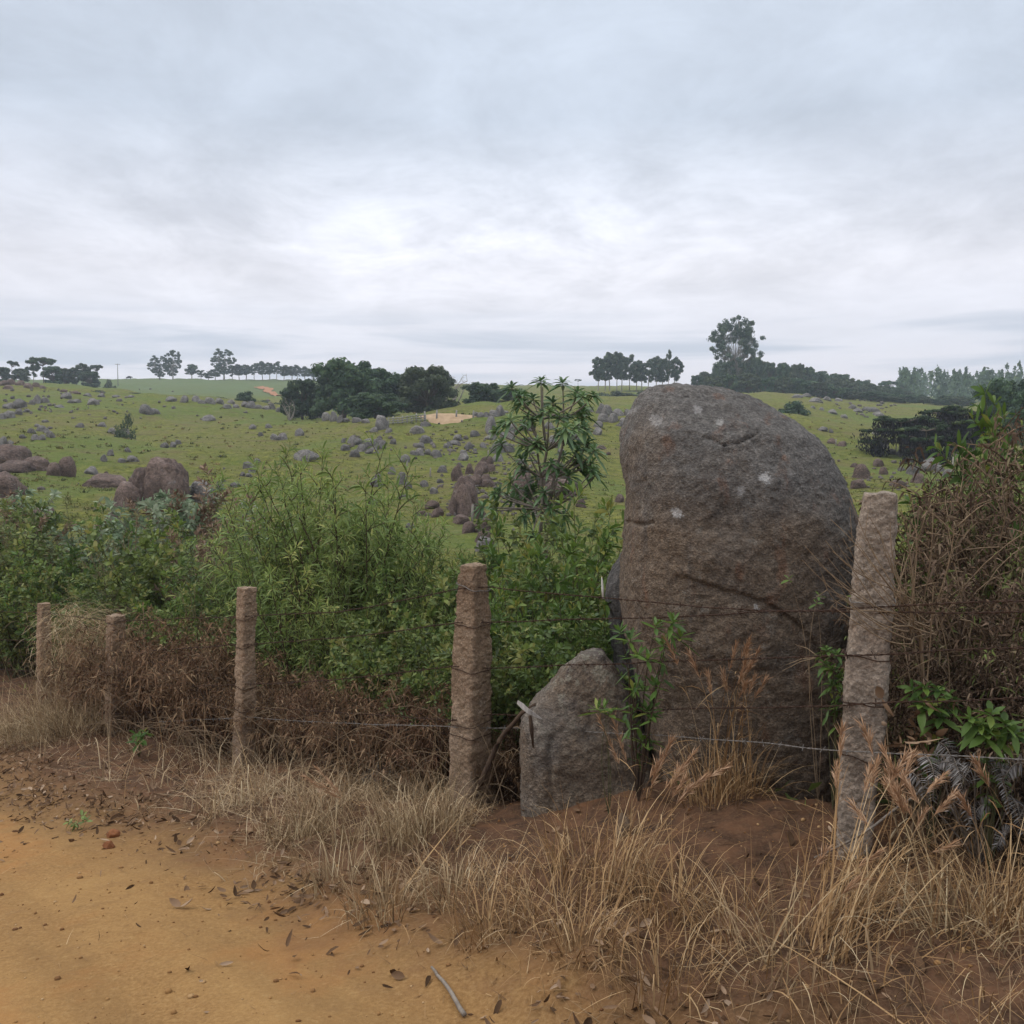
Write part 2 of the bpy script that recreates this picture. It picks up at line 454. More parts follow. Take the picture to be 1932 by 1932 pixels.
def bark_mat(name, c1, c2, sc=30):
    m, N, o = newmat(name)
    tcn = N.n('ShaderNodeTexCoord'); v = N.vmath('MULTIPLY', tcn.outputs['Object'], (1, 1, .35))
    n = N.noise(v, sc, 5, .65)
    principled(N, o, N.ramp(n, [(.3, c1), (.7, c2)]), .9, .15, bumpn(N, n, .5, .01))
    return m

M = {}
M['willow'] = leaf_mat('willow_leaf', [(0, (.080, .122, .032)), (.5, (.168, .235, .062)), (.85, (.26, .33, .092)), (1, (.38, .39, .12))], .40, .5, .35, .12)
M['broad'] = leaf_mat('broad_leaf', [(0, (.042, .070, .022)), (.5, (.104, .148, .038)), (.85, (.170, .220, .055)), (1, (.22, .22, .065))], .34, .5, .35, .2)
M['bright'] = leaf_mat('bright_leaf', [(0, (.045, .085, .022)), (.5, (.085, .15, .03)), (.9, (.14, .21, .04)), (1, (.24, .24, .05))], .35, .5, .35, .1)
M['sapling'] = leaf_mat('sapling_leaf', [(0, (.05, .09, .04)), (.6, (.10, .175, .068)), (1, (.17, .24, .085))], .25, .45, .4, .05)
M['withered'] = leaf_mat('withered_leaf', [(0, (.040, .026, .018)), (.45, (.10, .068, .046)), (.75, (.175, .122, .084)), (.88, (.26, .19, .13)), (.94, (.11, .125, .045)), (1, (.13, .16, .05))], .2, .85, .1, .12)
M['olive'] = leaf_mat('olive_leaf', [(0, (.07, .075, .028)), (.5, (.135, .145, .055)), (.85, (.20, .20, .085)), (1, (.28, .23, .11))], .3, .6, .2, .12)
M['sage'] = leaf_mat('sage_leaf', [(0, (.10, .15, .09)), (.5, (.19, .25, .15)), (1, (.32, .36, .25))], .2, .8, .1, .05)
M['pinkdry'] = leaf_mat('dry_flower', [(0, (.12, .08, .055)), (.6, (.23, .155, .11)), (1, (.34, .25, .18))], .15, .9, .05)
M['drybrown'] = leaf_mat('dry_brown_leaf', [(0, (.05, .028, .018)), (.45, (.13, .074, .044)), (.8, (.22, .132, .078)), (1, (.34, .235, .14))], .15, .85, .1, .1)
M['straw'] = leaf_mat('straw', [(0, (.11, .068, .036)), (.4, (.26, .175, .095)), (.8, (.40, .295, .17)), (1, (.56, .45, .29))], .15, .75, .15, .06)
M['tan'] = leaf_mat('tan_stalk', [(0, (.13, .07, .032)), (.4, (.28, .165, .075)), (.8, (.41, .265, .13)), (1, (.52, .38, .22))], .15, .75, .15)
M['russet'] = leaf_mat('russet_plume', [(0, (.20, .105, .055)), (.6, (.37, .22, .125)), (1, (.54, .37, .24))], .2, .85, .1)
M['litter'] = leaf_mat('dead_leaf', [(0, (.05, .030, .018)), (.4, (.13, .078, .046)), (.8, (.23, .148, .092)), (1, (.36, .26, .18))], .08, 1.0, .0)
M['fern'] = leaf_mat('grey_fern', [(0, (.10, .09, .085)), (.5, (.18, .168, .158)), (1, (.30, .28, .265))], .15, .9, .05)
M['pasture_tuft'] = leaf_mat('pasture_tuft', [(0, (.10, .115, .030)), (.5, (.145, .155, .042)), (.85, (.185, .18, .058)), (1, (.26, .22, .09))], .2, .7, .15)
M['treedark'] = leaf_mat('dark_tree_leaf', [(0, (.016, .036, .018)), (.5, (.040, .078, .034)), (.9, (.075, .125, .048)), (1, (.11, .15, .055))], .2, .6, .25, .25)
M['treegrey'] = leaf_mat('grey_tree_leaf', [(0, (.028, .042, .024)), (.5, (.066, .088, .046)), (1, (.12, .14, .075))], .2, .7, .2, .2)
M['euca'] = leaf_mat('eucalyptus_leaf', [(0, (.022, .042, .026)), (.5, (.052, .082, .046)), (1, (.10, .13, .07))], .2, .6, .25, .2)
M['araucaria'] = leaf_mat('dark_conifer_leaf', [(0, (.010, .020, .011)), (.6, (.030, .050, .020)), (.9, (.07, .10, .035)), (1, (.11, .14, .05))], .1, .7, .2, .1)
M['hanging'] = leaf_mat('dead_hanging_leaf', [(0, (.012, .010, .012)), (.7, (.026, .022, .024)), (1, (.05, .042, .04))], .05, .9, .1)
M['twig_dark'] = bark_mat('twig_dark', (.03, .02, .015), (.09, .06, .04))
M['twig_tan'] = bark_mat('twig_tan', (.14, .095, .06), (.30, .22, .14))
M['twig_grey'] = bark_mat('twig_grey', (.12, .10, .085), (.26, .22, .18))
M['stem_green'] = bark_mat('stem_green', (.05, .06, .03), (.12, .10, .05))
M['bark'] = bark_mat('bark', (.05, .04, .032), (.15, .12, .095), 8)
M['bark_pale'] = bark_mat('bark_pale', (.16, .14, .12), (.38, .34, .30), 6)
M['weathered_wood'] = bark_mat('weathered_wood', (.22, .20, .18), (.48, .45, .42), 40)
M['grey_wood'] = bark_mat('grey_wood', (.16, .15, .14), (.34, .32, .30), 12)
M['white_paint'] = bark_mat('whitewashed_wood', (.45, .43, .40), (.70, .68, .64), 12)
# ------------------------------------------------------------------ earth and rock materials
def earth_mat():
    m, N, o = newmat('earth')
    g = N.n('ShaderNodeNewGeometry'); P = g.outputs['Position']
    t = N.math('SUBTRACT', N.vmath('DOT_PRODUCT', P, (NX, NY, 0)), T0)
    s = N.vmath('DOT_PRODUCT', P, (-NY, NX, 0))
    e = N.n('ShaderNodeMapRange'); N.l(s, e.inputs[0]); e.inputs[1].default_value = 5; e.inputs[2].default_value = 8; e.inputs[3].default_value = -1.5; e.inputs[4].default_value = -1.85
    w1 = N.noise(P, 1.6, 5, .6); w2 = N.noise(P, 7, 4, .6); fine = N.noise(P, 60, 4, .7); grit = N.noise(P, 260, 2, .6)
    tt = N.math('SUBTRACT', t, e.outputs[0])
    tt = N.math('ADD', tt, N.math('MULTIPLY', N.math('SUBTRACT', w1, .5), .9))
    tt = N.math('ADD', tt, N.math('MULTIPLY', N.math('SUBTRACT', w2, .5), .45))
    k = N.step(tt, -.55, .65)
    sand = N.ramp(fine, [(.25, (.165, .088, .033)), (.5, (.25, .138, .052)), (.75, (.33, .20, .082))])
    sand = N.mix(N.step(w1, .35, .7), sand, N.mix(.5, sand, (.33, .195, .075)))
    sand = N.mix(N.math('MULTIPLY', N.step(w2, .52, .72), .45), sand, (.20, .11, .045))
    sand = N.mix(N.math('MULTIPLY', N.step(grit, .66, .74), .5), sand, (.13, .075, .035))
    sand = N.mix(N.math('MULTIPLY', N.step(grit, .34, .27), .45), sand, (.48, .34, .18))
    soil = N.ramp(w2, [(.3, (.034, .021, .014)), (.5, (.080, .042, .024)), (.72, (.135, .067, .035))])
    soil = N.mix(N.step(fine, .4, .7), soil, N.mix(.5, soil, (.15, .088, .052)))
    rut = N.noise(N.vmath('ADD', N.scale((NX, NY, 0), N.math('MULTIPLY', t, 2.4)), N.scale((-NY, NX, 0), N.math('MULTIPLY', s, .22))), 1.0, 4, .55)
    sand = N.mix(N.math('MULTIPLY', N.step(rut, .46, .64), .42), sand, (.185, .105, .042))
    sand = N.mix(N.math('MULTIPLY', N.step(N.noise(P, .9, 5, .65), .48, .62), .45), sand, (.30, .135, .045))
    sand = N.mix(N.math('MULTIPLY', N.step(N.noise(P, 22, 5, .75), .54, .68), .30), sand, (.40, .26, .115))
    c = N.mix(k, sand, soil)
    h = N.math('ADD', N.math('MULTIPLY', fine, .6), N.math('MULTIPLY', grit, .35))
    b = bumpn(N, h, .55, .012, bumpn(N, w2, .35, .05))
    principled(N, o, c, .95, .1, b); return m
def pasture_mat():
    m, N, o = newmat('pasture_grass')
    g = N.n('ShaderNodeNewGeometry'); P = g.outputs['Position']
    a = N.noise(P, .05, 5, .6); b = N.noise(P, .35, 6, .65); c = N.noise(P, 2.2, 5, .7); d = N.noise(P, 11, 4, .7)
    ps = N.vmath('MULTIPLY', P, (.12, .9, 2.6)); tr = N.noise(ps, 1.0, 4, .55, .4)
    col_ = N.ramp(c, [(.34, (.068, .076, .016)), (.5, (.135, .144, .028)), (.66, (.220, .208, .048))])
    col_ = N.mix(N.math('MULTIPLY', N.step(b, .48, .60), .75), col_, (.165, .145, .056))
    col_ = N.mix(N.math('MULTIPLY', N.step(a, .48, .60), .65), col_, (.105, .150, .032))
    col_ = N.mix(N.math('MULTIPLY', N.step(tr, .57, .68), .65), col_, (.105, .076, .040))
    col_ = N.mix(N.math('MULTIPLY', N.step(N.math('MULTIPLY', c, b), .30, .40), .5), col_, (.14, .10, .05))
    col_ = N.mix(N.math('MULTIPLY', N.step(d, .50, .64), .60), col_, (.048, .056, .018))
    col_ = N.mix(N.math('MULTIPLY', N.step(N.noise(N.vmath('MULTIPLY', P, (.5, 1.1, 3.0)), 1.3, 5, .7), .56, .66), .55), col_, (.20, .185, .075))
    sp = N.n('ShaderNodeSeparateXYZ'); N.l(P, sp.inputs[0])
    far = N.math('MULTIPLY', N.step(sp.outputs[1], 235, 270), N.math('SUBTRACT', 1.0, N.step(N.math('ADD', sp.outputs[0], N.math('MULTIPLY', a, 30)), -45, -25)))
    col_ = N.mix(N.math('MULTIPLY', far, .75), col_, (.095, .130, .052))
    h = N.math('ADD', N.math('MULTIPLY', c, .8), N.math('MULTIPLY', d, .3))
    principled(N, o, col_, .95, .1, bumpn(N, h, 1.0, .30)); return m
def rock_mat(name, lo, mid, hi, stain, grain=60, big=2.2, bump=.5, bdist=.02, stain_amt=.5, lichen=.0, grains=0):
    m, N, o = newmat(name)
    tcn = N.n('ShaderNodeTexCoord'); P = tcn.outputs['Object']
    oi = N.n('ShaderNodeObjectInfo')
    P = N.vmath('ADD', P, N.scale((5.0, 3.0, 9.0), oi.outputs['Random']))
    n1 = N.noise(P, big, 6, .62); n2 = N.noise(P, big * 4, 5, .65); g1 = N.noise(P, grain, 4, .75)
    f = N.math('ADD', N.math('MULTIPLY', n1, .45), N.math('ADD', N.math('MULTIPLY', n2, .25), N.math('MULTIPLY', g1, .30)))
    c = N.ramp(f, [(.34, lo), (.5, mid), (.64, hi)])
    c = N.mix(N.math('MULTIPLY', N.step(n2, .5, .68), stain_amt), c, stain)
    if lichen:
        l1 = N.noise(N.vmath('ADD', P, (3, 7, 1)), big * 3, 6, .7)
        c = N.mix(N.math('MULTIPLY', N.step(l1, .60, .68), lichen), c, (.36, .36, .34))
    h = N.n('ShaderNodeHueSaturation'); N.l(c, h.inputs['Color'])
    N.l(N.math('ADD', .8, N.math('MULTIPLY', oi.outputs['Random'], .4)), h.inputs['Value'])
    hc = N.grains(P, h.outputs[0], grains, .30) if grains else h.outputs[0]
    b = bumpn(N, N.math('ADD', g1, N.math('MULTIPLY', n2, .7)), bump, bdist)
    principled(N, o, hc, .92, .2, b); return m
M['earth'] = earth_mat()
M['pasture'] = pasture_mat()
M['rock_grey'] = rock_mat('field_rock_grey', (.065, .060, .056), (.165, .152, .142), (.30, .28, .262), (.12, .085, .07), 16, 1.8, .9, .10, .5, .4, 22)
M['rock_brown'] = rock_mat('field_rock_brown', (.045, .032, .027), (.135, .096, .080), (.24, .175, .148), (.075, .045, .036), 16, 1.8, .9, .10, .6, .3, 22)
M['granite'] = rock_mat('hewn_granite', (.125, .082, .054), (.225, .157, .104), (.32, .24, .17), (.19, .108, .07), 75, 2.5, .9, .012, .35, .15, 120)
M['granite_grey'] = rock_mat('hewn_granite_grey', (.115, .088, .068), (.205, .165, .13), (.30, .25, .205), (.19, .13, .09), 75, 2.5, .9, .012, .3, .2, 120)

# ------------------------------------------------------------------ the ground, one sheet out to the horizon
def build_ground():
    azf = np.linspace(R(-37), R(37), 420)
    azc = np.linspace(R(37), R(323), 74)[1:-1]
    azs = np.concatenate([azf, azc]); na = len(azs)
    rs_ = np.concatenate([[.3, .8, 1.4, 2.0], np.exp(np.arange(math.log(2.4), math.log(14), .0085)),
                          np.exp(np.arange(math.log(14), math.log(600), .013)), np.exp(np.linspace(math.log(610), math.log(1300), 14))])
    A, RR = np.meshgrid(azs, rs_)
    X = (np.sin(A) * RR).ravel(); Y = (np.cos(A) * RR).ravel()
    Z = ground(X, Y)
    V = np.stack([X, Y, Z], 1)
    i = np.arange(len(rs_) - 1)[:, None] * na; j = np.arange(na)[None]; jn = (j + 1) % na
    Q = np.stack([i + j, i + jn, i + na + jn, i + na + j], -1).reshape(-1, 4)[:, ::-1]
    ctr = V[Q].mean(1)
    s, t = st(ctr[:, 0], ctr[:, 1])
    et = edge_t(s) + .18 * fbm(np.stack([ctr[:, 0], ctr[:, 1], 0 * s], 1) * 1.1, 3, 2)
    reg = np.where(t < et + .1, 0, np.where(t < 1.6, 1, 2))
    for k, (nm, mt) in enumerate((('dirt_road', 'earth'), ('verge_soil', 'earth'), ('pasture', 'pasture'))):
        q = Q[reg == k]; u, inv = np.unique(q, return_inverse=True)
        g = Geo(); g.add(V[u], inv.reshape(-1, 4))
        o = g.build(nm, M[mt]); o['kind'] = 'structure'
build_ground()

# the red track that winds down the far slope
def build_track():
    cl = [(488, 731), (496, 733), (508, 735), (503, 739), (515, 743), (532, 748)]
    pts = [hit(a, b, 150) for a, b in cl]
    g = Geo(); P = np.array(pts); 
    tt = np.linspace(0, len(P) - 1, 40); C = np.stack([np.interp(tt, np.arange(len(P)), P[:, k]) for k in range(3)], 1)
    d = unit(np.gradient(C, axis=0)); sd = unit(np.stack([d[:, 1], -d[:, 0], 0 * d[:, 0]], 1))
    hw = np.interp(np.arange(40), [0, 12, 39], [1.6, 1.5, .7])[:, None]
    rows = []
    for f in (-1, -.4, .4, 1):
        p = C + sd * hw * f; p[:, 2] = ground(p[:, 0], p[:, 1]) + .25; rows.append(p)
    V = np.stack(rows, 1).reshape(-1, 3); Q = []
    for i in range(39):
        for k in range(3): a = i * 4 + k; Q.append((a, a + 1, a + 5, a + 4))
    g.add(V, Q)
    m, N, o = newmat('red_track'); gg = N.n('ShaderNodeNewGeometry')
    n = N.noise(gg.outputs['Position'], .8, 4, .6); principled(N, o, N.ramp(n, [(.3, (.26, .115, .055)), (.7, (.38, .20, .11))]), .95, .1)
    ob = g.build('dirt_track', m); ob['kind'] = 'structure'
    # bare sandy patch beside the rail fence
    Y0 = hit(845, 791, 60)[1]
    g = Geo(); n = 48
    c0 = hit(845, 789, 60); c = np.array([c0[0], c0[1]])
    V = []
    for ri, rr in enumerate((0.0, .5, 1.0)):
        for k in range(n):
            a = k / n * 2 * math.pi; q = rr * (1 + .12 * math.sin(3 * a) + .08 * math.sin(5 * a + 1))
            x, y = c[0] + 2.6 * q * math.cos(a), c[1] + 1.5 * q * math.sin(a)
            V.append((x, y, gz(x, y) + (.30 * (1 - rr ** 2) - .05)))
    Q = [(ri * n + k, ri * n + (k + 1) % n, (ri + 1) * n + (k + 1) % n, (ri + 1) * n + k) for ri in range(2) for k in range(n)]
    g.add(V, Q)
    m, N, o = newmat('pale_sand'); gg = N.n('ShaderNodeNewGeometry')
    n_ = N.noise(gg.outputs['Position'], 1.5, 4, .6); principled(N, o, N.ramp(n_, [(.3, (.28, .19, .11)), (.7, (.42, .30, .19))]), .95, .1)
    tag(g.build('sand_heap', m, None, (c0[0], c0[1], c0[2])), 'pale heap of sand beside the wooden rail fence under the dark trees', 'sand heap')
build_track()

# ------------------------------------------------------------------ rocks
def ico(level):
    import bmesh
    bm = bmesh.new(); bmesh.ops.create_icosphere(bm, subdivisions=level, radius=1)
    V = np.array([v.co[:] for v in bm.verts]); T = np.array([[v.index for v in f.verts] for f in bm.faces]); bm.free()
    return V, T
ICO4 = ico(4); ICO5 = ico(5)
def rock_mesh(seed, p=7, planes=11, flat=1.0, rough=.05, level=ICO4):
    rs = np.random.default_rng(seed)
    V, T = level
    n = unit(rs.normal(0, 1, (planes, 3)) * [1, 1, .8]); n = np.concatenate([n, [[0, 0, -1], [.8, 0, .6], [-.8, .1, .6], [0, -.8, .6], [.1, .8, .6], [.9, -.4, .1], [-.9, -.4, .1], [0, 1, 0], [.15, -.1, 1]]])
    n = unit(n); off = np.concatenate([rs.uniform(.62, 1.1, planes), [.8], rs.uniform(.78, 1.15, 4), rs.uniform(.8, 1.05, 3), [rs.uniform(.75, 1.1)]])
    if p:
        dots = np.maximum(V @ n.T, 1e-4) / off
        r = (dots ** p).sum(1) ** (-1 / p)
    else:
        r = (np.abs(V) ** 2.3).sum(1) ** (-1 / 2.3)
    P = V * r[:, None]
    P = P * (1 + rough * fbm(V * 2.2 + seed, 4, seed)[:, None] + rough * .35 * fbm(V * 9 + seed, 3, seed + 5)[:, None])
    mn, mx = P.min(0), P.max(0)
    P = (P - (mn + mx) / 2) / (mx - mn)
    P[:, 2] = P[:, 2] + .5
    P[:, :2] *= (1.05 - .12 * P[:, 2:])
    P[:, 2] = P[:, 2] * 1.42 - .42               # nearly a third of it sits in the soil
    g = Geo(); g.add(P, None, T, .5)
    return g.mesh('rock')
ROCKS = {'round': [rock_mesh(100 + k, 8, 6, rough=.07) for k in range(8)],
         'block': [rock_mesh(200 + k, 16, 8, rough=.05) for k in range(8)],
         'dome': [rock_mesh(400 + k, 0, 3, rough=.075, level=ICO5) for k in range(4)],
         'flat': [rock_mesh(300 + k, 9, 9, rough=.08) for k in range(6)]}
for grp in ROCKS.values():
    for me in grp: me.materials.append(M['rock_grey'])
ROCKS_B = {k: [me.copy() for me in v] for k, v in ROCKS.items()}
for grp in ROCKS_B.values():
    for me in grp: me.materials.clear(); me.materials.append(M['rock_brown'])
rk = np.random.default_rng(5)
def boulder(px, row, w, h, kind, label, group=None, brown=False, name='boulder', ymin=14.0, rot=None, dep=.85, tilt=None, cat='boulder', sink=0.0):
    b = hit(px, row, ymin); Y = b[1]
    Wd, Hd = 1.1 * w / FOC * Y, 1.1 * h / FOC * Y
    me = (ROCKS_B if brown else ROCKS)[kind]; me = me[int(rk.integers(len(me)))]
    o = bpy.data.objects.new(name, me); col.objects.link(o)
    dd = Wd * dep
    x, y = b[0] * (Y + dd * .4) / Y, Y + dd * .4
    o.location = (x, y, b[2] - sink * Hd)
    o.scale = (Wd, dd, Hd)
    o.rotation_euler = (0, 0 if tilt is None else tilt, math.pi * float(rk.integers(2)) + float(rk.uniform(-.35, .35)) if rot is None else rot)
    return tag(o, label, cat, group)

ST = 'boulders strewn over the pasture'
def cluster(zone, phrase, lst, kind=None, brown=False, group=ST, ymin=14.0):
    """lst of (zoom x, zoom base y, w, h[, kind]); each gets its place in its own cluster, counted from the left"""
    ox = {1: 0, 2: 644, 3: 1288}[zone]
    it = [(ox + q[0] / 3, 584 + q[1] / 3, q[2] / 3, q[3] / 3, q[4] if len(q) > 4 else None) for q in lst]
    it.sort(key=lambda q: q[0])
    n = len(it)
    big = max(range(n), key=lambda k: it[k][2] * it[k][3]); small = min(range(n), key=lambda k: it[k][2] * it[k][3])
    for k, (px, row, w, h, kd) in enumerate(it):
        kd = kd or kind or ('flat' if h < .5 * w else ('block' if h > .85 * w else 'round'))
        sh = 'flat' if h < .5 * w else ('tall' if h > 1.05 * w else 'rounded')
        o_ = ordinal(k, n)
        rank = 'largest ' if (k == big and n > 2) else ('smallest ' if (k == small and n > 2) else '')
        tail = f"{'brown' if brown else 'grey'} boulder, {o_ + ' ' if o_ else ''}{phrase}"
        lab = rank + sh + ' ' + tail
        if len(lab.split()) > 16: lab = sh + ' ' + tail
        if len(lab.split()) > 16: lab = tail
        if len(lab.split()) > 16: lab = tail.replace(' from left', '')
        if len(lab.split()) > 16: print('LONG', lab)
        boulder(px, row, w, h, kd, lab, group, brown, ymin=ymin)

def field_boulders():
    # the big brown outcrop on the left, four separate rocks
    G = 'brown rocks of the left outcrop'
    boulder(312, 953, 84, 82, 'dome', 'huge domed dark brown boulder, tallest of the left outcrop above the bushes', G, True, rot=.2, dep=.9)
    boulder(272, 953, 66, 64, 'dome', 'tan-brown rounded flank rock pressed against the left of the huge dark dome', G, True, rot=1.9, dep=.9)
    boulder(248, 957, 62, 44, 'round', 'reddish brown boulder leaning low against the left side of the huge domed one', G, True, rot=.5)
    boulder(385, 950, 56, 40, 'round', 'grey-topped brown boulder at the right end of the left outcrop', G, False)
    boulder(205, 922, 72, 26, 'flat', 'low flat brown boulder behind the left end of the outcrop', G, True)
    G = 'brown rocks at the left edge'
    for q in ((18, 880, 86, 38, 'round', 'long sloping brown boulder at the left edge of the pasture'),
              (28, 893, 66, 22, 'flat', 'flat dark brown slab in front of the long sloping boulder'),
              (70, 890, 50, 26, 'round', 'rounded brown boulder in the middle of the left edge row'),
              (102, 898, 32, 24, 'round', 'small brown boulder beside the grey-topped block in the left edge row'),
              (127, 899, 31, 35, 'dome', 'grey-topped upright block, right end of the left edge row'),
              (12, 940, 60, 46, 'round', 'big brown boulder above the bushes at the left edge'),
              (47, 968, 28, 14, 'flat', 'low brown boulder behind the left bushes'),
              (84, 978, 52, 20, 'flat', 'flat dark brown boulder half hidden behind the left bushes'),
              (4, 842, 16, 17, 'round', 'grey boulder at the extreme left above the sloping rocks')):
        boulder(*q, group=G, brown='grey boulder' not in q[5])
    boulder(170, 895, 28, 14, 'flat', 'lone flat grey boulder right of the left edge row', ST)
    boulder(200, 897, 10, 7, 'round', 'tiny dark boulder beside the lone flat grey one', ST, True)
    boulder(212, 980, 22, 13, 'round', 'small brown boulder half sunk in grass below the outcrop', ST, True)
    cluster(1, 'of the close heap on the left pasture', [(185,705,45,30),(235,690,60,30),(200,740,50,30),(240,745,40,30),(285,725,50,35),(215,670,40,20),(265,700,40,25),(65,765,45,22),(125,735,40,22)])
    cluster(1, 'of the loose group above the brown outcrop', [(625,830,40,35),(588,862,35,35),(690,870,50,25),(745,865,60,35),(725,808,36,24)])
    cluster(1, 'of the scattered ones around the little round tree', [(458,668,48,25),(582,664,45,25),(632,700,50,28),(710,700,60,26),(820,595,80,55),(875,590,60,30),(255,640,40,16)])
    cluster(1, 'on the open slope right of the little tree', [(1185,635,70,35),(1430,680,40,28),(1520,672,36,24),(1477,718,28,22),(1553,742,45,35),(1603,738,60,38),(1695,718,50,40)])
    cluster(1, 'of the low trio in the middle of the left slope', [(935,780,45,25),(975,782,45,30),(1008,765,35,25)])
    cluster(1, 'of the rocks below the left skyline', [(110,560,70,50),(215,535,55,48),(262,530,45,30),(380,500,55,30),(430,530,50,20),(525,540,60,35),(45,560,80,30),(50,615,65,40),(15,625,50,35),(105,600,50,35),(180,540,40,25),(490,490,50,18),(570,495,45,20),(400,530,35,20),(150,585,40,20),(330,555,60,16)])
    cluster(1, 'of the broken rocks on the upper left skyline', [(20,435,60,30),(70,425,50,28),(120,430,50,26),(160,445,60,28),(205,440,50,25),(50,450,50,22),(240,452,40,18),(365,468,40,16),(430,478,50,16)], brown=True)
    cluster(1, 'in the crest row left of the dark trees', [(968,525,60,30),(1040,530,50,40),(1110,520,50,30),(1145,535,40,22),(1195,535,60,35),(1240,535,45,32),(1285,560,50,25),(1310,535,40,22),(1335,560,40,22),(1385,550,40,28),(1425,558,60,38),(1470,565,40,22),(1510,570,50,22),(1540,565,35,30),(1575,580,35,22),(1625,585,60,20),(1680,605,60,35),(1715,600,80,50),(1785,615,60,40),(1850,630,60,45),(1890,635,40,50),(1925,640,36,40),(740,500,40,14),(655,497,40,14)])
    cluster(1, 'of those behind the feathery shrub top', [(1405,900,60,35),(1425,925,45,30),(1370,945,35,25),(1405,950,40,22),(1245,1010,40,35),(1330,1010,60,28),(1455,870,40,25),(1740,860,130,60)])
    boulder(644 + 77, 812, 27, 27, 'block', 'pale squarish boulder beside the trunk of the dark tree', ST)
    cluster(2, 'of the pile below the dark trees', [(60,760,50,40),(90,770,55,40),(165,795,90,60),(210,770,60,40),(190,812,55,35),(230,790,45,45),(25,800,55,35),(75,835,60,40),(155,820,45,25),(295,765,40,30),(110,805,50,40),(12,755,25,25),(185,700,45,30),(265,700,40,26),(20,640,60,22),(90,640,60,26),(140,645,50,24)])
    cluster(2, 'of the group in front of the rail fence', [(435,705,70,45),(475,665,60,30),(405,700,35,30),(480,760,70,45),(445,785,60,30),(445,828,60,40),(410,825,50,25),(540,838,70,40),(490,825,40,30),(358,865,60,42)])
    cluster(2, 'of the middle slope group below the sand heap', [(655,745,60,35),(640,770,70,25),(610,775,40,25),(590,785,35,24),(720,790,50,35),(760,722,55,32),(805,785,42,30),(840,738,90,32),(685,855,70,40),(690,820,45,25),(755,805,25,18)])
    boulder(644 + 283, 819, 23, 32, 'block', 'tall upright grey boulder standing on the crest left of the sapling', ST)
    cluster(2, 'of the knot on the crest behind the sapling', [(895,600,55,55),(870,605,80,35),(790,612,40,28),(765,610,30,25),(822,610,40,28),(930,590,40,15)])
    cluster(2, 'of those just left of the sapling leaves', [(885,815,75,65),(920,785,50,40),(910,730,45,30),(960,740,55,45),(890,860,70,40),(850,700,40,26),(945,810,60,46),(965,700,60,50)])
    cluster(2, 'of those glimpsed through the sapling leaves', [(1050,690,100,50),(1180,680,60,40),(1100,770,70,40),(1200,760,60,40),(1330,740,60,40),(1250,820,50,30),(1020,880,60,36),(1340,700,50,36)])
    G = 'brown rocks of the central outcrop'
    cluster(2, 'of the brown pile uphill of the split block', [(815,885,80,50),(785,935,100,68),(725,930,50,55),(655,970,65,85),(780,970,55,55),(815,980,60,45),(850,920,50,40),(835,1005,90,40)], brown=True, group=G)
    boulder(644 + 232, 964, 58, 62, 'round', 'large brown boulder behind the split block of the central outcrop', G, True, rot=.3)
    boulder(644 + 211, 972, 15, 32, 'block', 'narrow brown slab split off the left of the upright block', G, True, rot=.1)
    boulder(644 + 231, 974, 37, 56, 'block', 'upright split brown block with grey top in the central outcrop', G, True, rot=.15)
    boulder(644 + 252, 918, 30, 22, 'round', 'smooth brown boulder resting behind the large central one', G, True)
    cluster(2, 'around the foot of the split block', [(740,1160,60,60),(785,1190,70,55),(685,1215,100,50),(545,1175,70,48),(515,1130,80,45),(460,1170,60,30),(630,1130,40,40)], brown=True, group=G)
    boulder(644 + 280, 1008, 50, 27, 'round', 'wide brown boulder above the grey ball shaped one near the bushes', G, True)
    boulder(644 + 266, 1026, 28, 22, 'round', 'dark brown boulder just behind the grey ball shaped one', G, True)
    boulder(644 + 273, 1042, 38, 27, 'round', 'grey ball shaped boulder just above the leafy bushes', G, False)
    boulder(644 + 240, 1006, 24, 20, 'round', 'small brown boulder left of the wide one near the bushes', G, True)
    cluster(2, 'of the loose ones left of the central outcrop', [(345,995,70,70),(285,935,45,40),(200,1005,75,50),(205,955,35,25),(380,1020,45,40),(475,1005,60,35),(525,1045,50,35),(575,925,60,40),(560,985,40,25),(395,1245,60,35),(170,1105,60,30),(350,1070,60,26)])
    cluster(2, 'of the brown rocks behind the sapling trunk', [(1040,1085,150,170),(1220,975,150,115),(1235,1055,200,90),(1310,1060,60,50),(1130,1000,90,60)], brown=True, group=G)
    cluster(2, 'of the heap on the crest beside the great standing stone', [(1470,590,60,55),(1505,600,60,55),(1570,605,70,40),(1490,640,70,45),(1540,645,55,50),(1585,665,60,25),(1450,670,60,35),(1445,710,60,40),(1615,600,40,35),(1600,640,50,25),(1410,580,40,28),(1380,600,40,26)])
    cluster(2, 'on the slope beside the great standing stone', [(1465,795,65,25),(1510,825,30,16),(1570,1095,60,45),(1360,1120,60,45)], brown=True)
    cluster(3, 'of the group above the nearest granite post', [(1000,955,95,75),(1110,895,60,45),(1135,935,55,40),(970,895,40,25),(900,1000,70,26)], brown=True)
    cluster(3, 'of the right pasture rocks below the dark conifers', [(1395,915,100,70),(1310,940,75,55),(1285,865,60,25),(1455,920,50,35),(1500,950,65,42),(1235,915,40,22),(1275,830,80,35),(1180,820,50,30),(1230,830,45,30),(1440,865,40,20),(1140,790,40,50),(1090,712,50,20)])
    cluster(3, 'of the dark low rocks right of the great stone', [(900,775,50,28),(845,760,50,28),(985,1015,90,50),(1230,1005,110,35),(1330,985,75,50)], brown=True)
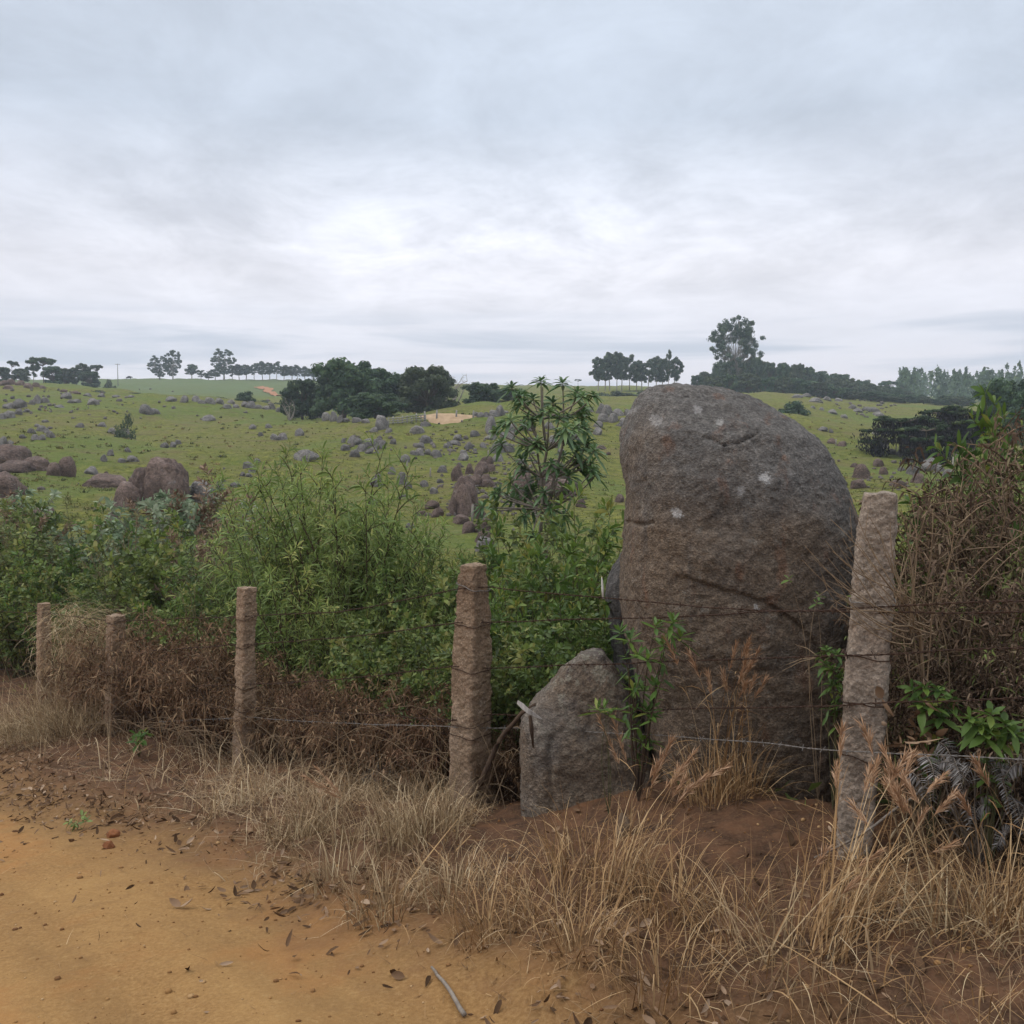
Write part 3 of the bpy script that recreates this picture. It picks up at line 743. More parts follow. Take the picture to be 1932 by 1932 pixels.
    cluster(3, 'of the pale rocks high on the right slope', [(795,690,55,25),(840,700,25,22),(845,590,60,25),(990,585,60,25),(1075,580,70,25),(1100,605,80,25),(910,615,40,20),(760,525,80,25),(650,500,60,20),(700,498,50,18),(820,515,50,20),(880,520,44,18),(960,565,50,24),(1040,575,50,22),(740,560,30,14),(790,570,26,14)])
field_boulders()
def small_stones():
    rs = np.random.default_rng(55); g = Geo(); V, T = ico(2)
    spots = [(905, 930, 75, 45, 150), (850, 850, 70, 30, 70), (1000, 850, 80, 50, 70), (690, 835, 40, 15, 40), (80, 765, 90, 25, 60), (1010, 960, 60, 25, 40), (250, 770, 160, 40, 40), (1700, 900, 90, 30, 40), (1640, 765, 60, 20, 60), (300, 900, 160, 40, 30), (560, 765, 80, 12, 40)]
    for cx, cy, sx_, sy, n in spots:
        for k in range(n):
            b = hit(rs.normal(cx, sx_ * .6), rs.normal(cy, sy * .6), 18); r = abs(rs.normal(2.2, 1.0)) / FOC * b[1] + .03
            q = V * r * rs.uniform(.6, 1.3, 3) * (1 + .25 * fbm(V * 1.7 + k, 2, k)[:, None]); g.add(q + b + [0, 0, r * .15], None, T)
    tag(g.build('small_stones', M['rock_mix']), 'small loose stones strewn among the boulders of the pasture', 'stones', None, 'stuff')
M['rock_mix'] = rock_mat('loose_stone', (.05, .042, .037), (.135, .115, .102), (.25, .22, .20), (.09, .06, .045), 6, .35, .9, .10, .5, .2)
small_stones()

def loft_rock(name, edges, Yc, half_depth, shift, expo, disp, label, cat, mat, nz=220, nth=300, cracks=(), ledge=(), seed=1, bottom=None, cap=14):
    """a standing stone: edges = (picture row, left, right) turned into real widths at the stone's own distance"""
    E = np.array(sorted(edges, key=lambda q: -q[0]), float)      # bottom to top
    rows = np.concatenate([np.linspace(E[0, 0], E[-1, 0] + 14, nz - cap * 2), np.linspace(E[-1, 0] + 14, E[-1, 0], cap * 2 + 1)[1:]])
    l = np.interp(-rows, -E[:, 0], E[:, 1]); r = np.interp(-rows, -E[:, 0], E[:, 2])
    kern = np.array([1, 2, 3, 4, 3, 2, 1.]); kern /= kern.sum()
    l = np.convolve(np.pad(l, 3, 'edge'), kern, 'valid'); r = np.convolve(np.pad(r, 3, 'edge'), kern, 'valid')
    th = np.arange(nth) / nth * 2 * math.pi
    ct, sn = np.cos(th), np.sin(th)
    V = []
    for k in range(len(rows)):
        sh = shift(rows[k]); Y = Yc + sh; b = half_depth(rows[k])
        L, Rr = at(l[k], rows[k], Y), at(r[k], rows[k], Y)
        a = (Rr[0] - L[0]) / 2; cx = (Rr[0] + L[0]) / 2
        q = (np.abs(ct) ** expo + np.abs(sn) ** expo) ** (-1 / expo)
        V.append(np.stack([cx + a * q * ct, Y + b * q * sn, np.full(nth, L[2])], 1))
    # closing rings over the top
    top = V[-1]; c = top.mean(0)
    for f in (.93, .84, .72, .58, .42, .25, .1):
        v = c + (top - c) * f; v[:, 2] = top[0, 2] + .035 * (1 - f * f) ** .5; V.append(v)
    n = len(V); V = np.concatenate(V)
    cyl = V.copy().reshape(n, nth, 3)
    cc = cyl.mean(1, keepdims=True)
    du = np.roll(cyl, -1, 1) - np.roll(cyl, 1, 1); dv = np.gradient(cyl, axis=0)
    nm = unit(np.cross(du, dv)).reshape(-1, 3)
    d = disp(V)
    # picture coordinates of the front face, for the cracks only
    front = nm[:, 1] < .2
    yy = V[:, 1]; rx = V[:, 0] / yy; rz = (V[:, 2] - CAMZ) / yy
    aa = (rz * CP + SP) / (CP - rz * SP); ppx = 966 + FOC * rx * (CP + aa * SP); prow = 966 - FOC * aa
    wob = 3.0 * fbm(V * 14, 3, 77)
    def pdist(poly):
        best = np.full(len(V), 1e9); side = np.zeros(len(V))
        for (x0, y0), (x1, y1) in zip(poly[:-1], poly[1:]):
            ex, ey = x1 - x0, y1 - y0; L2 = ex * ex + ey * ey
            t = np.clip(((ppx - x0) * ex + (prow + wob - y0) * ey) / L2, 0, 1)
            ddx, ddy = ppx - x0 - t * ex, prow + wob - y0 - t * ey
            q = np.hypot(ddx, ddy); m = q < best
            best = np.where(m, q, best); side = np.where(m, np.sign(ex * ddy - ey * ddx), side)
        return best, side
    for poly, depth, wid in cracks:
        q, _ = pdist(poly); d = d - np.where(front, depth * np.exp(-(q / wid) ** 2), 0)
    for poly, depth, fall in ledge:                              # rock below the line set back, fading downwards
        q, sd = pdist(poly); d = d - np.where(front & (sd > 0), depth * np.exp(-q / fall), 0)
    V = V + nm * d[:, None]
    i = np.arange(n - 1)[:, None] * nth; j = np.arange(nth)[None]; jn = (j + 1) % nth
    Q = np.stack([i + j, i + jn, i + nth + jn, i + nth + j], -1).reshape(-1, 4)
    V = np.concatenate([V, V[-nth:].mean(0, keepdims=True) + [[0, 0, .002]]])
    T = np.stack([np.full(nth, n * nth), (n - 1) * nth + np.arange(nth), (n - 1) * nth + (np.arange(nth) + 1) % nth], 1)
    g = Geo(); g.add(V, Q, T)
    org = (float(V[:nth, 0].mean()), float(V[:nth, 1].mean()), float(V[:nth, 2].mean()))
    o = g.build(name, mat, None, org)
    return tag(o, label, cat)

def standing_mat(name, stone):
    m, N, o = newmat(name)

    g = N.n('ShaderNodeNewGeometry'); P = g.outputs['Position']
    g1 = N.noise(P, 75, 5, .8); g2 = N.noise(P, 28, 5, .7, .3); n1 = N.noise(P, 2.4, 6, .6); n2 = N.noise(N.vmath('MULTIPLY', P, (3, 3, 1.3)), 2.6, 6, .65)
    vo = N.n('ShaderNodeTexVoronoi'); N.l(P, vo.inputs['Vector']); vo.inputs['Scale'].default_value = 95
    f = N.math('ADD', N.math('MULTIPLY', g1, .6), N.math('MULTIPLY', g2, .4))
    grey = N.ramp(f, [(.33, (.058, .053, .049)), (.5, (.112, .103, .095)), (.67, (.182, .169, .155))])
    brown = N.ramp(f, [(.33, (.060, .044, .032)), (.5, (.120, .089, .064)), (.67, (.198, .150, .108))])
    rust = N.ramp(f, [(.36, (.07, .034, .021)), (.55, (.15, .075, .045)), (.7, (.21, .11, .065))])
    sp = N.n('ShaderNodeSeparateXYZ'); N.l(P, sp.inputs[0])
    if stone == 'great':
        up = N.math('ADD', N.math('ADD', sp.outputs[2], N.math('MULTIPLY', N.math('SUBTRACT', n1, .5), 1.8)), N.math('MULTIPLY', N.math('SUBTRACT', sp.outputs[0], 1.1), .55))
        c = N.mix(N.step(up, .75, 1.65), brown, grey)
        c = N.mix(N.math('MULTIPLY', N.step(n2, .56, .70), .60), c, rust)
        dk = N.noise(P, 1.3, 5, .6)
        c = N.mix(N.math('MULTIPLY', N.step(dk, .50, .66), .45), c, N.mix(.5, grey, (.02, .018, .018)))
        sk = N.noise(N.vmath('MULTIPLY', P, (7, 5, .55)), 2.2, 5, .6)
        c = N.mix(N.math('MULTIPLY', N.step(sk, .54, .68), .50), c, N.mix(.45, grey, (.03, .026, .024)))
        pl = N.noise(N.vmath('ADD', P, (4, 9, 2)), 8, 6, .72)
        c = N.mix(N.math('MULTIPLY', N.step(pl, .58, .68), .38), c, (.25, .24, .215))
        spots = [(1440, 902, .030), (1280, 968, .028), (1420, 1142, .014), (1250, 790, .03), (1395, 926, .024), (1330, 770, .024), (1368, 795, .02), (1210, 765, .03)]
        wob = N.math('MULTIPLY', N.math('SUBTRACT', N.noise(P, 55, 5, .75), .5), .075)
        for k, (a, b, r_) in enumerate(spots):
            q = at(a, b, 5.05)
            dd = N.math('ADD', N.vmath('DISTANCE', N.vmath('MULTIPLY', P, (1, 0, 1)), (q[0], 0, q[2])), wob)
            k_ = N.math('MULTIPLY', N.math('SUBTRACT', 1.0, N.step(dd, r_ * .75, r_ * 1.15)), .58 if k < 3 else .28)
            c = N.mix(k_, c, (.42, .41, .40))
    else:
        c = N.mix(N.step(n1, .42, .58), brown, N.mix(.5, grey, brown))
        li = N.noise(P, 17, 5, .7)
        up = N.step(N.math('ADD', sp.outputs[2], N.math('MULTIPLY', N.math('SUBTRACT', n1, .5), .6)), .0, .38)
        c = N.mix(N.math('MULTIPLY', N.step(n2, .50, .62), N.math('MULTIPLY', up, .75)), c, (.055, .040, .042))
        c = N.mix(N.math('MULTIPLY', N.step(li, .52, .58), N.math('ADD', .15, N.math('MULTIPLY', up, .55))), c, (.20, .185, .145))
    c = N.grains(P, c, 95, .26); c = N.grains(P, c, 40, .14)
    h = N.math('ADD', N.math('MULTIPLY', g1, .5), N.math('ADD', N.math('MULTIPLY', g2, .8), N.math('MULTIPLY', vo.outputs['Distance'], .4)))
    principled(N, o, c, .9, .25, bumpn(N, h, .8, .016)); return m
M['slab'] = rock_mat('slab_rock', (.03, .028, .027), (.075, .07, .066), (.14, .13, .125), (.06, .045, .035), 40, 3, .9, .02, .4, .2, 90)
M['great'] = standing_mat('great_stone', 'great'); M['small_stone'] = standing_mat('small_stone', 'small')

great_edges = [(1545, 1250, 1592), (1500, 1246, 1590), (1440, 1230, 1592), (1350, 1215, 1595), (1280, 1200, 1598), (1200, 1178, 1602), (1120, 1171, 1606),
               (1040, 1176, 1606), (990, 1177, 1600), (950, 1179, 1590), (900, 1176, 1572), (850, 1177, 1545), (830, 1178, 1528), (800, 1183, 1497),
               (788, 1187, 1478), (774, 1192, 1456), (762, 1197, 1432), (752, 1203, 1408), (743, 1212, 1380)]
def great_disp(V):
    return .020 * fbm(V * 1.6, 2, 21) - .008 + .009 * fbm(V * 6, 3, 22) + .006 * fbm(V * 22, 3, 23) + .0035 * fbm(V * 60, 2, 24)
def gdep(row): return float(np.interp(row, [743, 765, 820, 900, 1000, 1545], [.36, .44, .52, .57, .58, .55]))
def gshift(row): return float(np.interp(row, [728, 760, 820, 900, 1000, 1545], [.22, .14, .07, .03, .0, -.03]))
loft_rock('standing_stone', great_edges, 5.55, gdep, gshift, 2.9, great_disp,
          'great rounded brown-grey standing boulder, tallest thing behind the wire fence', 'boulder', M['great'], 250, 340,
          cracks=[([(1290, 815), (1325, 820), (1352, 829), (1368, 838)], .014, 1.8), ([(1368, 838), (1395, 832), (1420, 822), (1434, 806)], .022, 2.4),
                  ([(1178, 983), (1200, 990), (1228, 986)], .022, 3)],
          ledge=[([(1305, 1092), (1360, 1110), (1415, 1122), (1470, 1150), (1520, 1190), (1560, 1240)], .020, 30)], seed=3)
small_edges = [(1560, 984, 1246), (1480, 983, 1240), (1420, 983, 1226), (1360, 986, 1208), (1330, 1002, 1197), (1300, 1028, 1183), (1270, 1055, 1166), (1254, 1072, 1155), (1244, 1083, 1147), (1237, 1091, 1140)]
def small_disp(V): return .018 * fbm(V * 3, 3, 31) + .009 * fbm(V * 12, 3, 32) + .004 * fbm(V * 45, 2, 33)
loft_rock('standing_stone', small_edges, 5.48, lambda r: float(np.interp(r, [1236, 1300, 1400, 1545], [.11, .17, .24, .26])), lambda r: float(np.interp(r, [1225, 1400, 1545], [.06, .0, -.02])),
          3.4, small_disp, 'small pointed lichen-mottled stone standing left of the great boulder', 'boulder', M['small_stone'], 130, 220,
          cracks=[([(1040, 1390), (1036, 1440), (1040, 1540)], .02, 5)], ledge=[([(1545, 1040), (1400, 1040)], .0, 5)], seed=5, cap=6)
flake_edges = [(1520, 1205, 1262), (1400, 1185, 1240), (1280, 1160, 1220), (1180, 1147, 1210), (1110, 1148, 1205), (1075, 1156, 1200), (1052, 1168, 1195)]
loft_rock('rock_slab', flake_edges, 6.1, lambda r: float(np.interp(r, [1040, 1100, 1520], [.06, .12, .16])), lambda r: 0.0, 2.6, small_disp,
          'narrow dark grey slab of rock leaning behind the left flank of the great boulder', 'rock slab', M['slab'], 90, 120, seed=6, cap=5)

# ------------------------------------------------------------------ granite fence posts
POSTS = [   # rows top to bottom: (row, centre, width), distance, turn, material, label
    ([(932, 1661, 66), (980, 1656, 78), (1060, 1650, 84), (1150, 1645, 90), (1250, 1636, 96), (1350, 1632, 92), (1450, 1621, 84), (1560, 1613, 78), (1650, 1606, 72), (1700, 1604, 72)], 4.0, R(-19), 'granite_grey',
     'tallest granite fence post, rough and slightly leaning, right of the great boulder'),
    ([(1066, 895, 50), (1100, 893, 60), (1180, 893, 70), (1257, 890, 76), (1340, 889, 80), (1430, 888, 82), (1530, 887, 78), (1570, 887, 78)], 5.9, R(-40), 'granite',
     'thick reddish granite fence post with a pale wire tie near its top'),
    ([(1109, 466, 38), (1180, 465, 40), (1300, 463, 42), (1400, 461, 46), (1460, 461, 48), (1490, 461, 48)], 7.8, R(-45), 'granite',
     'slim square granite fence post in front of the feathery green shrub'),
    ([(1161, 219, 36), (1250, 217, 37), (1390, 216, 38), (1420, 216, 38)], 9.8, R(-40), 'granite',
     'short flat-topped granite fence post half buried in brown dry bracken'),
    ([(1138, 84, 26), (1200, 83, 28), (1355, 82, 30), (1380, 82, 30)], 11.8, R(-40), 'granite',
     'granite fence post farthest along the fence, beside the straw mound'),
]
POST_C = []
def superr(th, rot, expo):
    c, s = np.cos(th - rot), np.sin(th - rot)
    return (np.abs(c) ** expo + np.abs(s) ** expo) ** (-1 / expo)
M['rust'] = bark_mat('rusty_wire', (.022, .014, .011), (.075, .042, .028), 80)
M['zinc'] = bark_mat('weathered_wire', (.10, .088, .078), (.26, .24, .22), 80)
def build_post(k):
    spec, Y, rot, mt, label = POSTS[k]
    E = np.array(spec, float); nz, nth = 260, 88
    rows = np.linspace(E[-1, 0], E[0, 0], nz)
    cx = np.interp(rows, E[:, 0], E[:, 1]); wd = np.interp(rows, E[:, 0], E[:, 2])
    th = np.arange(nth) / nth * 2 * math.pi
    sup = superr(th, rot, 9.0); vis = (sup * np.abs(np.cos(th))).max()
    V = []; info = []
    for i in range(nz):
        c = at(cx[i], rows[i], Y); h = wd[i] / FOC * Y / 2 / vis
        V.append(np.stack([c[0] + h * sup * np.cos(th), Y + h * sup * np.sin(th), np.full(nth, c[2])], 1)); info.append((c, h))
    top = V[-1]; c = top.mean(0)
    for f in (.96, .85, .6, .3):
        v = c + (top - c) * f; v[:, 2] += .006 * (1 - f); V.append(v)
    n = len(V); Vb = np.stack(V)
    ctr = Vb.mean(1, keepdims=True); out_ = unit((Vb - ctr) * [1, 1, 0]).reshape(-1, 3); Vf = Vb.reshape(-1, 3)
    S = Vf * [1, 1, .55]
    chip = fbm(S * 7 + k * 9, 3, 40 + k); chip = np.minimum(chip, .25)
    d = .008 * chip + .0045 * fbm(Vf * 24, 3, 50 + k) + .0035 * fbm(Vf * 75, 2, 60 + k)
    cor = (sup / sup.max()) ** 8
    d = d - np.tile(cor, n) * .013 * np.maximum(0, fbm(Vf * 9, 3, 70 + k) + .1)
    Vf = Vf + out_ * d[:, None]; Vf[(nz) * nth:, 2] += .008 * fbm(Vf[nz * nth:] * 20, 2, 71)
    i = np.arange(n - 1)[:, None] * nth; j = np.arange(nth)[None]; jn = (j + 1) % nth
    Q = np.stack([i + j, i + jn, i + nth + jn, i + nth + j], -1).reshape(-1, 4)
    Vf = np.concatenate([Vf, Vf[-nth:].mean(0, keepdims=True)])
    T = np.stack([np.full(nth, n * nth), (n - 1) * nth + np.arange(nth), (n - 1) * nth + (np.arange(nth) + 1) % nth], 1)
    g = Geo(); g.add(Vf, Q, T)
    b = at(cx[0], rows[0], Y)
    root = thing('fence_post', label, 'fence post', tuple(b), group='granite posts of the wire fence')
    g.build('shaft', M[mt], root, tuple(b))
    POST_C.append((E, Y, rot, vis, tuple(b), root))
for k in range(len(POSTS)): build_post(k)
def post_tie(k, rows, mat, nm='wire_tie', r=.0026):
    """a wire tied round the post; rows at the left and right edge"""
    E, Y, rot, vis, b, root = POST_C[k]
    th = np.linspace(0, 2 * math.pi, 61)
    rr = rows[0] + (rows[1] - rows[0]) * (.5 + .5 * np.cos(th)) + (4.0 * np.abs(np.sin(th)))
    P = []
    for a, q in zip(th, rr):
        cx = np.interp(q, E[:, 0], E[:, 1]); w = np.interp(q, E[:, 0], E[:, 2]); c = at(cx, q, Y)
        h = w / FOC * Y / 2 / vis * float(superr(np.array([a]), rot, 7.0)[0]) + .008
        P.append((c[0] + h * math.cos(a), Y + h * math.sin(a), c[2] + .003 * math.sin(5 * a)))
    g = Geo(); tube(g, P, r, 5)
    g.build(nm, M[mat], root, b)
TIES = {0: [((1130, 1133), 'zinc'), (1228, 1236, 'rust'), ((1316, 1318), 'rust'), ((1412, 1432), 'rust')],
        1: [((1099, 1112), 'zinc'), ((1174, 1174), 'rust'), ((1256, 1260), 'rust'), ((1362, 1355), 'rust'), ((1380, 1380), 'rust')],
        2: [((1166, 1160), 'rust'), ((1218, 1213), 'rust'), ((1290, 1294), 'rust'), ((1333, 1335), 'rust')],
        3: [((1172, 1168), 'rust')], 4: [((1155, 1155), 'rust')]}
for k, lst in TIES.items():
    for q in lst:
        if len(q) == 3: q = ((q[0], q[1]), q[2])
        post_tie(k, q[0], q[1])
WIRES = [  # rows on the posts, nearest first (extra point beyond each end)
    ('topmost of the rusty barbed wires, sagging across the great boulder', [(2000, 1150, 3.3), (1652, 1158, 3.93), (1330, 1146, 4.75), (925, 1108, 5.84), (860, 1112, 5.84), (640, 1155, 6.8), (466, 1163, 7.7), (216, 1172, 9.7), (84, 1156, 11.7), (-120, 1150, 14.0)], 'rust'),
    ('second rusty barbed wire down, crossing the topmost one on the great boulder', [(2000, 1130, 3.3), (1600, 1150, 3.95), (1330, 1160, 4.75), (925, 1175, 5.84), (860, 1176, 5.84), (640, 1203, 6.8), (466, 1215, 7.7), (216, 1232, 9.7), (84, 1212, 11.7), (-120, 1200, 14.0)], 'rust'),
    ('third rusty barbed wire down, over the tip of the small pointed stone', [(2000, 1222, 3.3), (1590, 1236, 3.95), (1330, 1247, 4.75), (925, 1260, 5.84), (860, 1257, 5.84), (640, 1283, 6.8), (466, 1292, 7.7), (216, 1296, 9.7), (84, 1268, 11.7), (-120, 1255, 14.0)], 'rust'),
    ('fourth rusty barbed wire down, across the middle of the small pointed stone', [(2000, 1310, 3.3), (1590, 1332, 3.95), (1330, 1336, 4.75), (925, 1350, 5.84), (860, 1358, 5.84), (640, 1345, 6.8), (466, 1334, 7.7), (216, 1345, 9.7), (84, 1312, 11.7), (-120, 1300, 14.0)], 'rust'),
    ('lowest barbed wire, pale grey and sagging in front of both standing stones', [(2000, 1440, 3.3), (1590, 1416, 3.95), (1380, 1398, 4.6), (1170, 1384, 5.1), (925, 1372, 5.84), (860, 1372, 5.84), (640, 1365, 6.8), (466, 1352, 7.7), (300, 1362, 9.0)], 'zinc'),
]
def build_wire(label, spec, mat):
    P = np.array([at(a, b, c) for a, b, c in spec])
    seg = np.concatenate([[0], np.cumsum(np.linalg.norm(np.diff(P, axis=0), axis=1))]); L = seg[-1]
    n = int(L / .02); s = np.linspace(0, L, n)
    C = np.stack([np.interp(s, seg, P[:, k]) for k in range(3)], 1)
    C[:, 2] += .006 * vnoise(np.stack([s * 3, 0 * s, 0 * s + len(label)], 1), 3); C[:, 0] += .004 * vnoise(np.stack([s * 4, 0 * s, 0 * s + 5], 1), 4)
    d = unit(np.gradient(C, axis=0)); up = unit(np.cross(np.cross(d, [[0, 0, 1.]]), d)); sd = np.cross(d, up)
    g = Geo(); ph = s * 2 * math.pi / .09
    for q in (0, math.pi):
        tube(g, C + .0027 * (np.cos(ph + q)[:, None] * up + np.sin(ph + q)[:, None] * sd) * (.7 if mat == 'zinc' else 1), .0019 if mat != 'zinc' else .0013, 4)
    for b in np.arange(.06, L, .13):
        i = min(int(b / L * n), n - 2); a = rng.uniform(0, 6.28)
        for q in (0, 1.7):
            v = math.cos(a + q) * up[i] + math.sin(a + q) * sd[i] + d[i] * .35
            tube(g, [C[i] - v * .016, C[i] + v * .016], [.0016, .0016], 4)
    o = g.build('barbed_wire', M[mat], None, tuple(P[2]))
    tag(o, label, 'barbed wire', 'barbed wires strung on the granite posts')
for w in WIRES: build_wire(*w)
# ------------------------------------------------------------------ trees
def crown_points(clumps, per, size, rs, flat=.7, shell=.2):
    """leaf positions in clumps: (n,3) positions and outward directions"""
    P, O = [], []
    for c, r in clumps:
        d = unit(rs.normal(0, 1, (per, 3))); rad = r * (shell + (1 - shell) * rs.random(per)) ** .7
        q = d * rad[:, None] * [1, 1, flat]; P.append(q + c); O.append(d)
    return np.concatenate(P), np.concatenate(O)
def quads(g, P, O, size, rs, tint, elong=1.6):
    n = len(P)
    a = unit(np.cross(O, unit(rs.normal(0, 1, (n, 3))))); b = unit(np.cross(O + rs.normal(0, .6, (n, 3)), a))
    s = size * rs.uniform(.55, 1.35, n)
    V = np.stack([P - a * (s * elong * .5)[:, None], P + b * (s * .5)[:, None] * .8, P + a * (s * elong * .5)[:, None], P - b * (s * .5)[:, None] * .8], 1)
    g.add(V.reshape(-1, 3), np.arange(4 * n).reshape(-1, 4), None, np.repeat(tint, 4))
def limb(g, a, b, r0, r1, rs, sag=.12, n=7, sides=6):
    a, b = np.array(a, float), np.array(b, float); L = np.linalg.norm(b - a)
    t = np.linspace(0, 1, n)[:, None]
    P = a + (b - a) * t + np.sin(t * math.pi) * rs.normal(0, sag, 3) * L * .5
    tube(g, P, r0 + (r1 - r0) * t[:, 0], sides); return P
def tree(name, label, cat, style, H, Wd, seed, leaf, bark, per=150, nclump=40, lsize=.3, group=None):
    rs = np.random.default_rng(seed)
    root = thing(name, label, cat, group=group)
    tg, cg = Geo(), Geo(); clumps = []
    if style == 'dome':
        base = .06 * H
        tops = []
        for k in range(nclump):
            zf = .13 + .80 * rs.random() ** .8; a = rs.random() * 6.28
            prof = math.sqrt(max(.05, 1 - abs((zf - .42) / .60) ** 2.2)) * (1 + .16 * math.sin(2 * a + seed) + .10 * math.sin(5 * a + 2 * seed))
            rr = rs.uniform(.45, .92) * prof * Wd * .5
            clumps.append((np.array([math.cos(a) * rr, math.sin(a) * rr, zf * H]), rs.uniform(.09, .17) * Wd))
        for k in range(6):
            a = rs.random() * 6.28; q = rs.uniform(.1, .33); clumps.append((np.array([math.cos(a) * Wd * q, math.sin(a) * Wd * q, H * rs.uniform(.84, .97)]), rs.uniform(.06, .10) * Wd))
        limb(tg, (0, 0, -.3), (0, 0, H * .35), .045 * H, .03 * H, rs, .05)
        for c, r in clumps[::2]: limb(tg, (0, 0, H * .3), c, .018 * H, .005 * H, rs)
        flat = .75
    elif style == 'euca':
        lean = rs.normal(0, .03, 2) * H
        topp = np.array([lean[0], lean[1], H * .96])
        limb(tg, (0, 0, -.3), topp, .016 * H, .004 * H, rs, .02, 10)
        for k in range(nclump):
            z = rs.uniform(.34, 1.0); w = Wd * .5 * (math.sin(math.pi * min(1, (z - .25) / .78)) ** .8 + .12)
            a = rs.random() * 6.28; rr = rs.uniform(.25, 1) * w
            c = np.array([lean[0] * z + math.cos(a) * rr, lean[1] * z + math.sin(a) * rr, z * H * .95]); clumps.append((c, rs.uniform(.10, .2) * Wd))
            limb(tg, topp * (z * .85), c, .006 * H, .002 * H, rs, .1, 4, 4)
        flat = .9
    elif style == 'bigeuca':
        # several rising limbs, clumps at their ends, sky between
        limb(tg, (0, 0, -.3), (0.02 * H, 0, H * .30), .022 * H, .016 * H, rs, .04, 8)
        for k in range(nclump):
            zf = .16 + .84 * rs.random() ** .75; a = rs.random() * 6.28
            w = Wd * .5 * (.30 + .70 * math.sin(math.pi * min(1, max(0, (zf - .22) / .86))) ** .7) * rs.uniform(.35, 1.0) ** .6
            clumps.append((np.array([math.cos(a) * w + (zf - .5) * .12 * Wd, math.sin(a) * w, zf * H * .97]), rs.uniform(.05, .10) * Wd))
            limb(tg, (0.02 * H, 0, H * (.18 + .4 * zf * rs.random())), clumps[-1][0], .004 * H, .001 * H, rs, .12, 5, 4)
        for k in range(5):
            a = k / 11 * 6.28 + rs.normal(0, .3); zz = rs.uniform(.55, .97)
            tip = np.array([math.cos(a) * Wd * .40 * (1.15 - abs(zz - .7)), math.sin(a) * Wd * .40, H * zz])
            P = limb(tg, (0.02 * H, 0, H * rs.uniform(.2, .32)), tip, .011 * H, .003 * H, rs, .08, 8)
            for f in range(3):
                q = P[rs.integers(3, 8)] + rs.normal(0, 1, 3) * [Wd * .10, Wd * .10, H * .055]
                clumps.append((q, rs.uniform(.05, .095) * Wd)); limb(tg, P[4], q, .003 * H, .001 * H, rs, .1, 4, 4)
        flat = .8
    elif style == 'umbrella':
        limb(tg, (0, 0, -.3), (0, 0, H * .8), .02 * H, .012 * H, rs, .05, 8)
        for k in range(nclump):
            a = rs.random() * 6.28; rr = math.sqrt(rs.random()) * Wd * .45
            c = np.array([math.cos(a) * rr, math.sin(a) * rr, H * (.90 - .16 * (rr / (Wd * .5)) ** 2) + rs.normal(0, .02 * H)]); clumps.append((c, rs.uniform(.09, .15) * Wd))
            limb(tg, (0, 0, H * .68), c, .008 * H, .002 * H, rs, .1, 5, 4)
        flat = .35
    elif style == 'layered':
        limb(tg, (0, 0, -.3), (0, 0, H * .85), .03 * H, .015 * H, rs, .05, 8)
        for k in range(nclump):
            lay = rs.integers(0, 3); zz = (.42, .68, .93)[lay]; ww = (.5, .5, .34)[lay]
            a = rs.random() * 6.28; rr = math.sqrt(rs.random()) * Wd * ww
            c = np.array([math.cos(a) * rr, math.sin(a) * rr, H * zz + rs.normal(0, .03 * H)]); clumps.append((c, rs.uniform(.08, .13) * Wd))
            limb(tg, (0, 0, H * zz * .92), c, .012 * H, .004 * H, rs, .06, 5, 4)
        flat = .35
    elif style == 'bush':
        for k in range(nclump):
            d = unit(rs.normal(0, 1, 3)); d[2] = abs(d[2])
            c = d * np.array([Wd * .42, Wd * .42, H * .8]) * rs.uniform(.4, 1); clumps.append((c, rs.uniform(.12, .22) * Wd)); limb(tg, (0, 0, -.1), c, .02 * H, .005 * H, rs, .1, 5, 4)
        flat = .8
    elif style == 'bare':
        for k in range(5):
            a = rs.random() * 6.28; b = np.array([math.cos(a) * Wd * .4, math.sin(a) * Wd * .4, H * rs.uniform(.6, 1)])
            P = limb(tg, (0, 0, -.2), b, .03 * H, .006 * H, rs, .2, 8)
            for f in range(6):
                q = P[rs.integers(3, 8)]; e = q + rs.normal(0, 1, 3) * [Wd * .14, Wd * .14, H * .12] + [0, 0, H * .08]
                P2 = limb(tg, q, e, .008 * H, .002 * H, rs, .2, 5, 4)
                for _ in range(3): limb(tg, P2[3], P2[3] + rs.normal(0, 1, 3) * [Wd * .08, Wd * .08, H * .07], .003 * H, .0015 * H, rs, .2, 4, 3)
    tg.build('trunk', M[bark], root)
    if clumps:
        P, O = crown_points(clumps, per, lsize, rs, flat)
        ct = np.repeat(rs.normal(0, .13, len(clumps)), per)
        quads(cg, P, O, lsize, rs, np.clip(rs.normal(.5, .2, len(P)) + ct, 0, 1), 1.7)
        cg.build('crown', M[leaf], root, smooth_=False)
        if style == 'layered':
            hg = Geo(); n = len(clumps) * per // 2
            idx = rs.integers(0, len(clumps), n); C = np.array([c for c, r in clumps])[idx]; rr = np.array([r for c, r in clumps])[idx]
            Pn = C + rs.normal(0, .55, (n, 3)) * rr[:, None] * [1, 1, .2]; Pn[:, 2] -= rs.random(n) * H * .30
            Pn[:, 2] = np.maximum(Pn[:, 2], .02 * H)
            leaves(hg, Pn, np.array([0, 0, -1.]) + rs.normal(0, .25, (n, 3)), lsize * 2.6, lsize * .8, SIMPLE, 0, .2, rs=rs)
            hg.build('dead_foliage', M['hanging'], root, smooth_=False)
    root['H'] = H; root['W'] = Wd
    del root['H'], root['W']
    return Proto(root), H, Wd
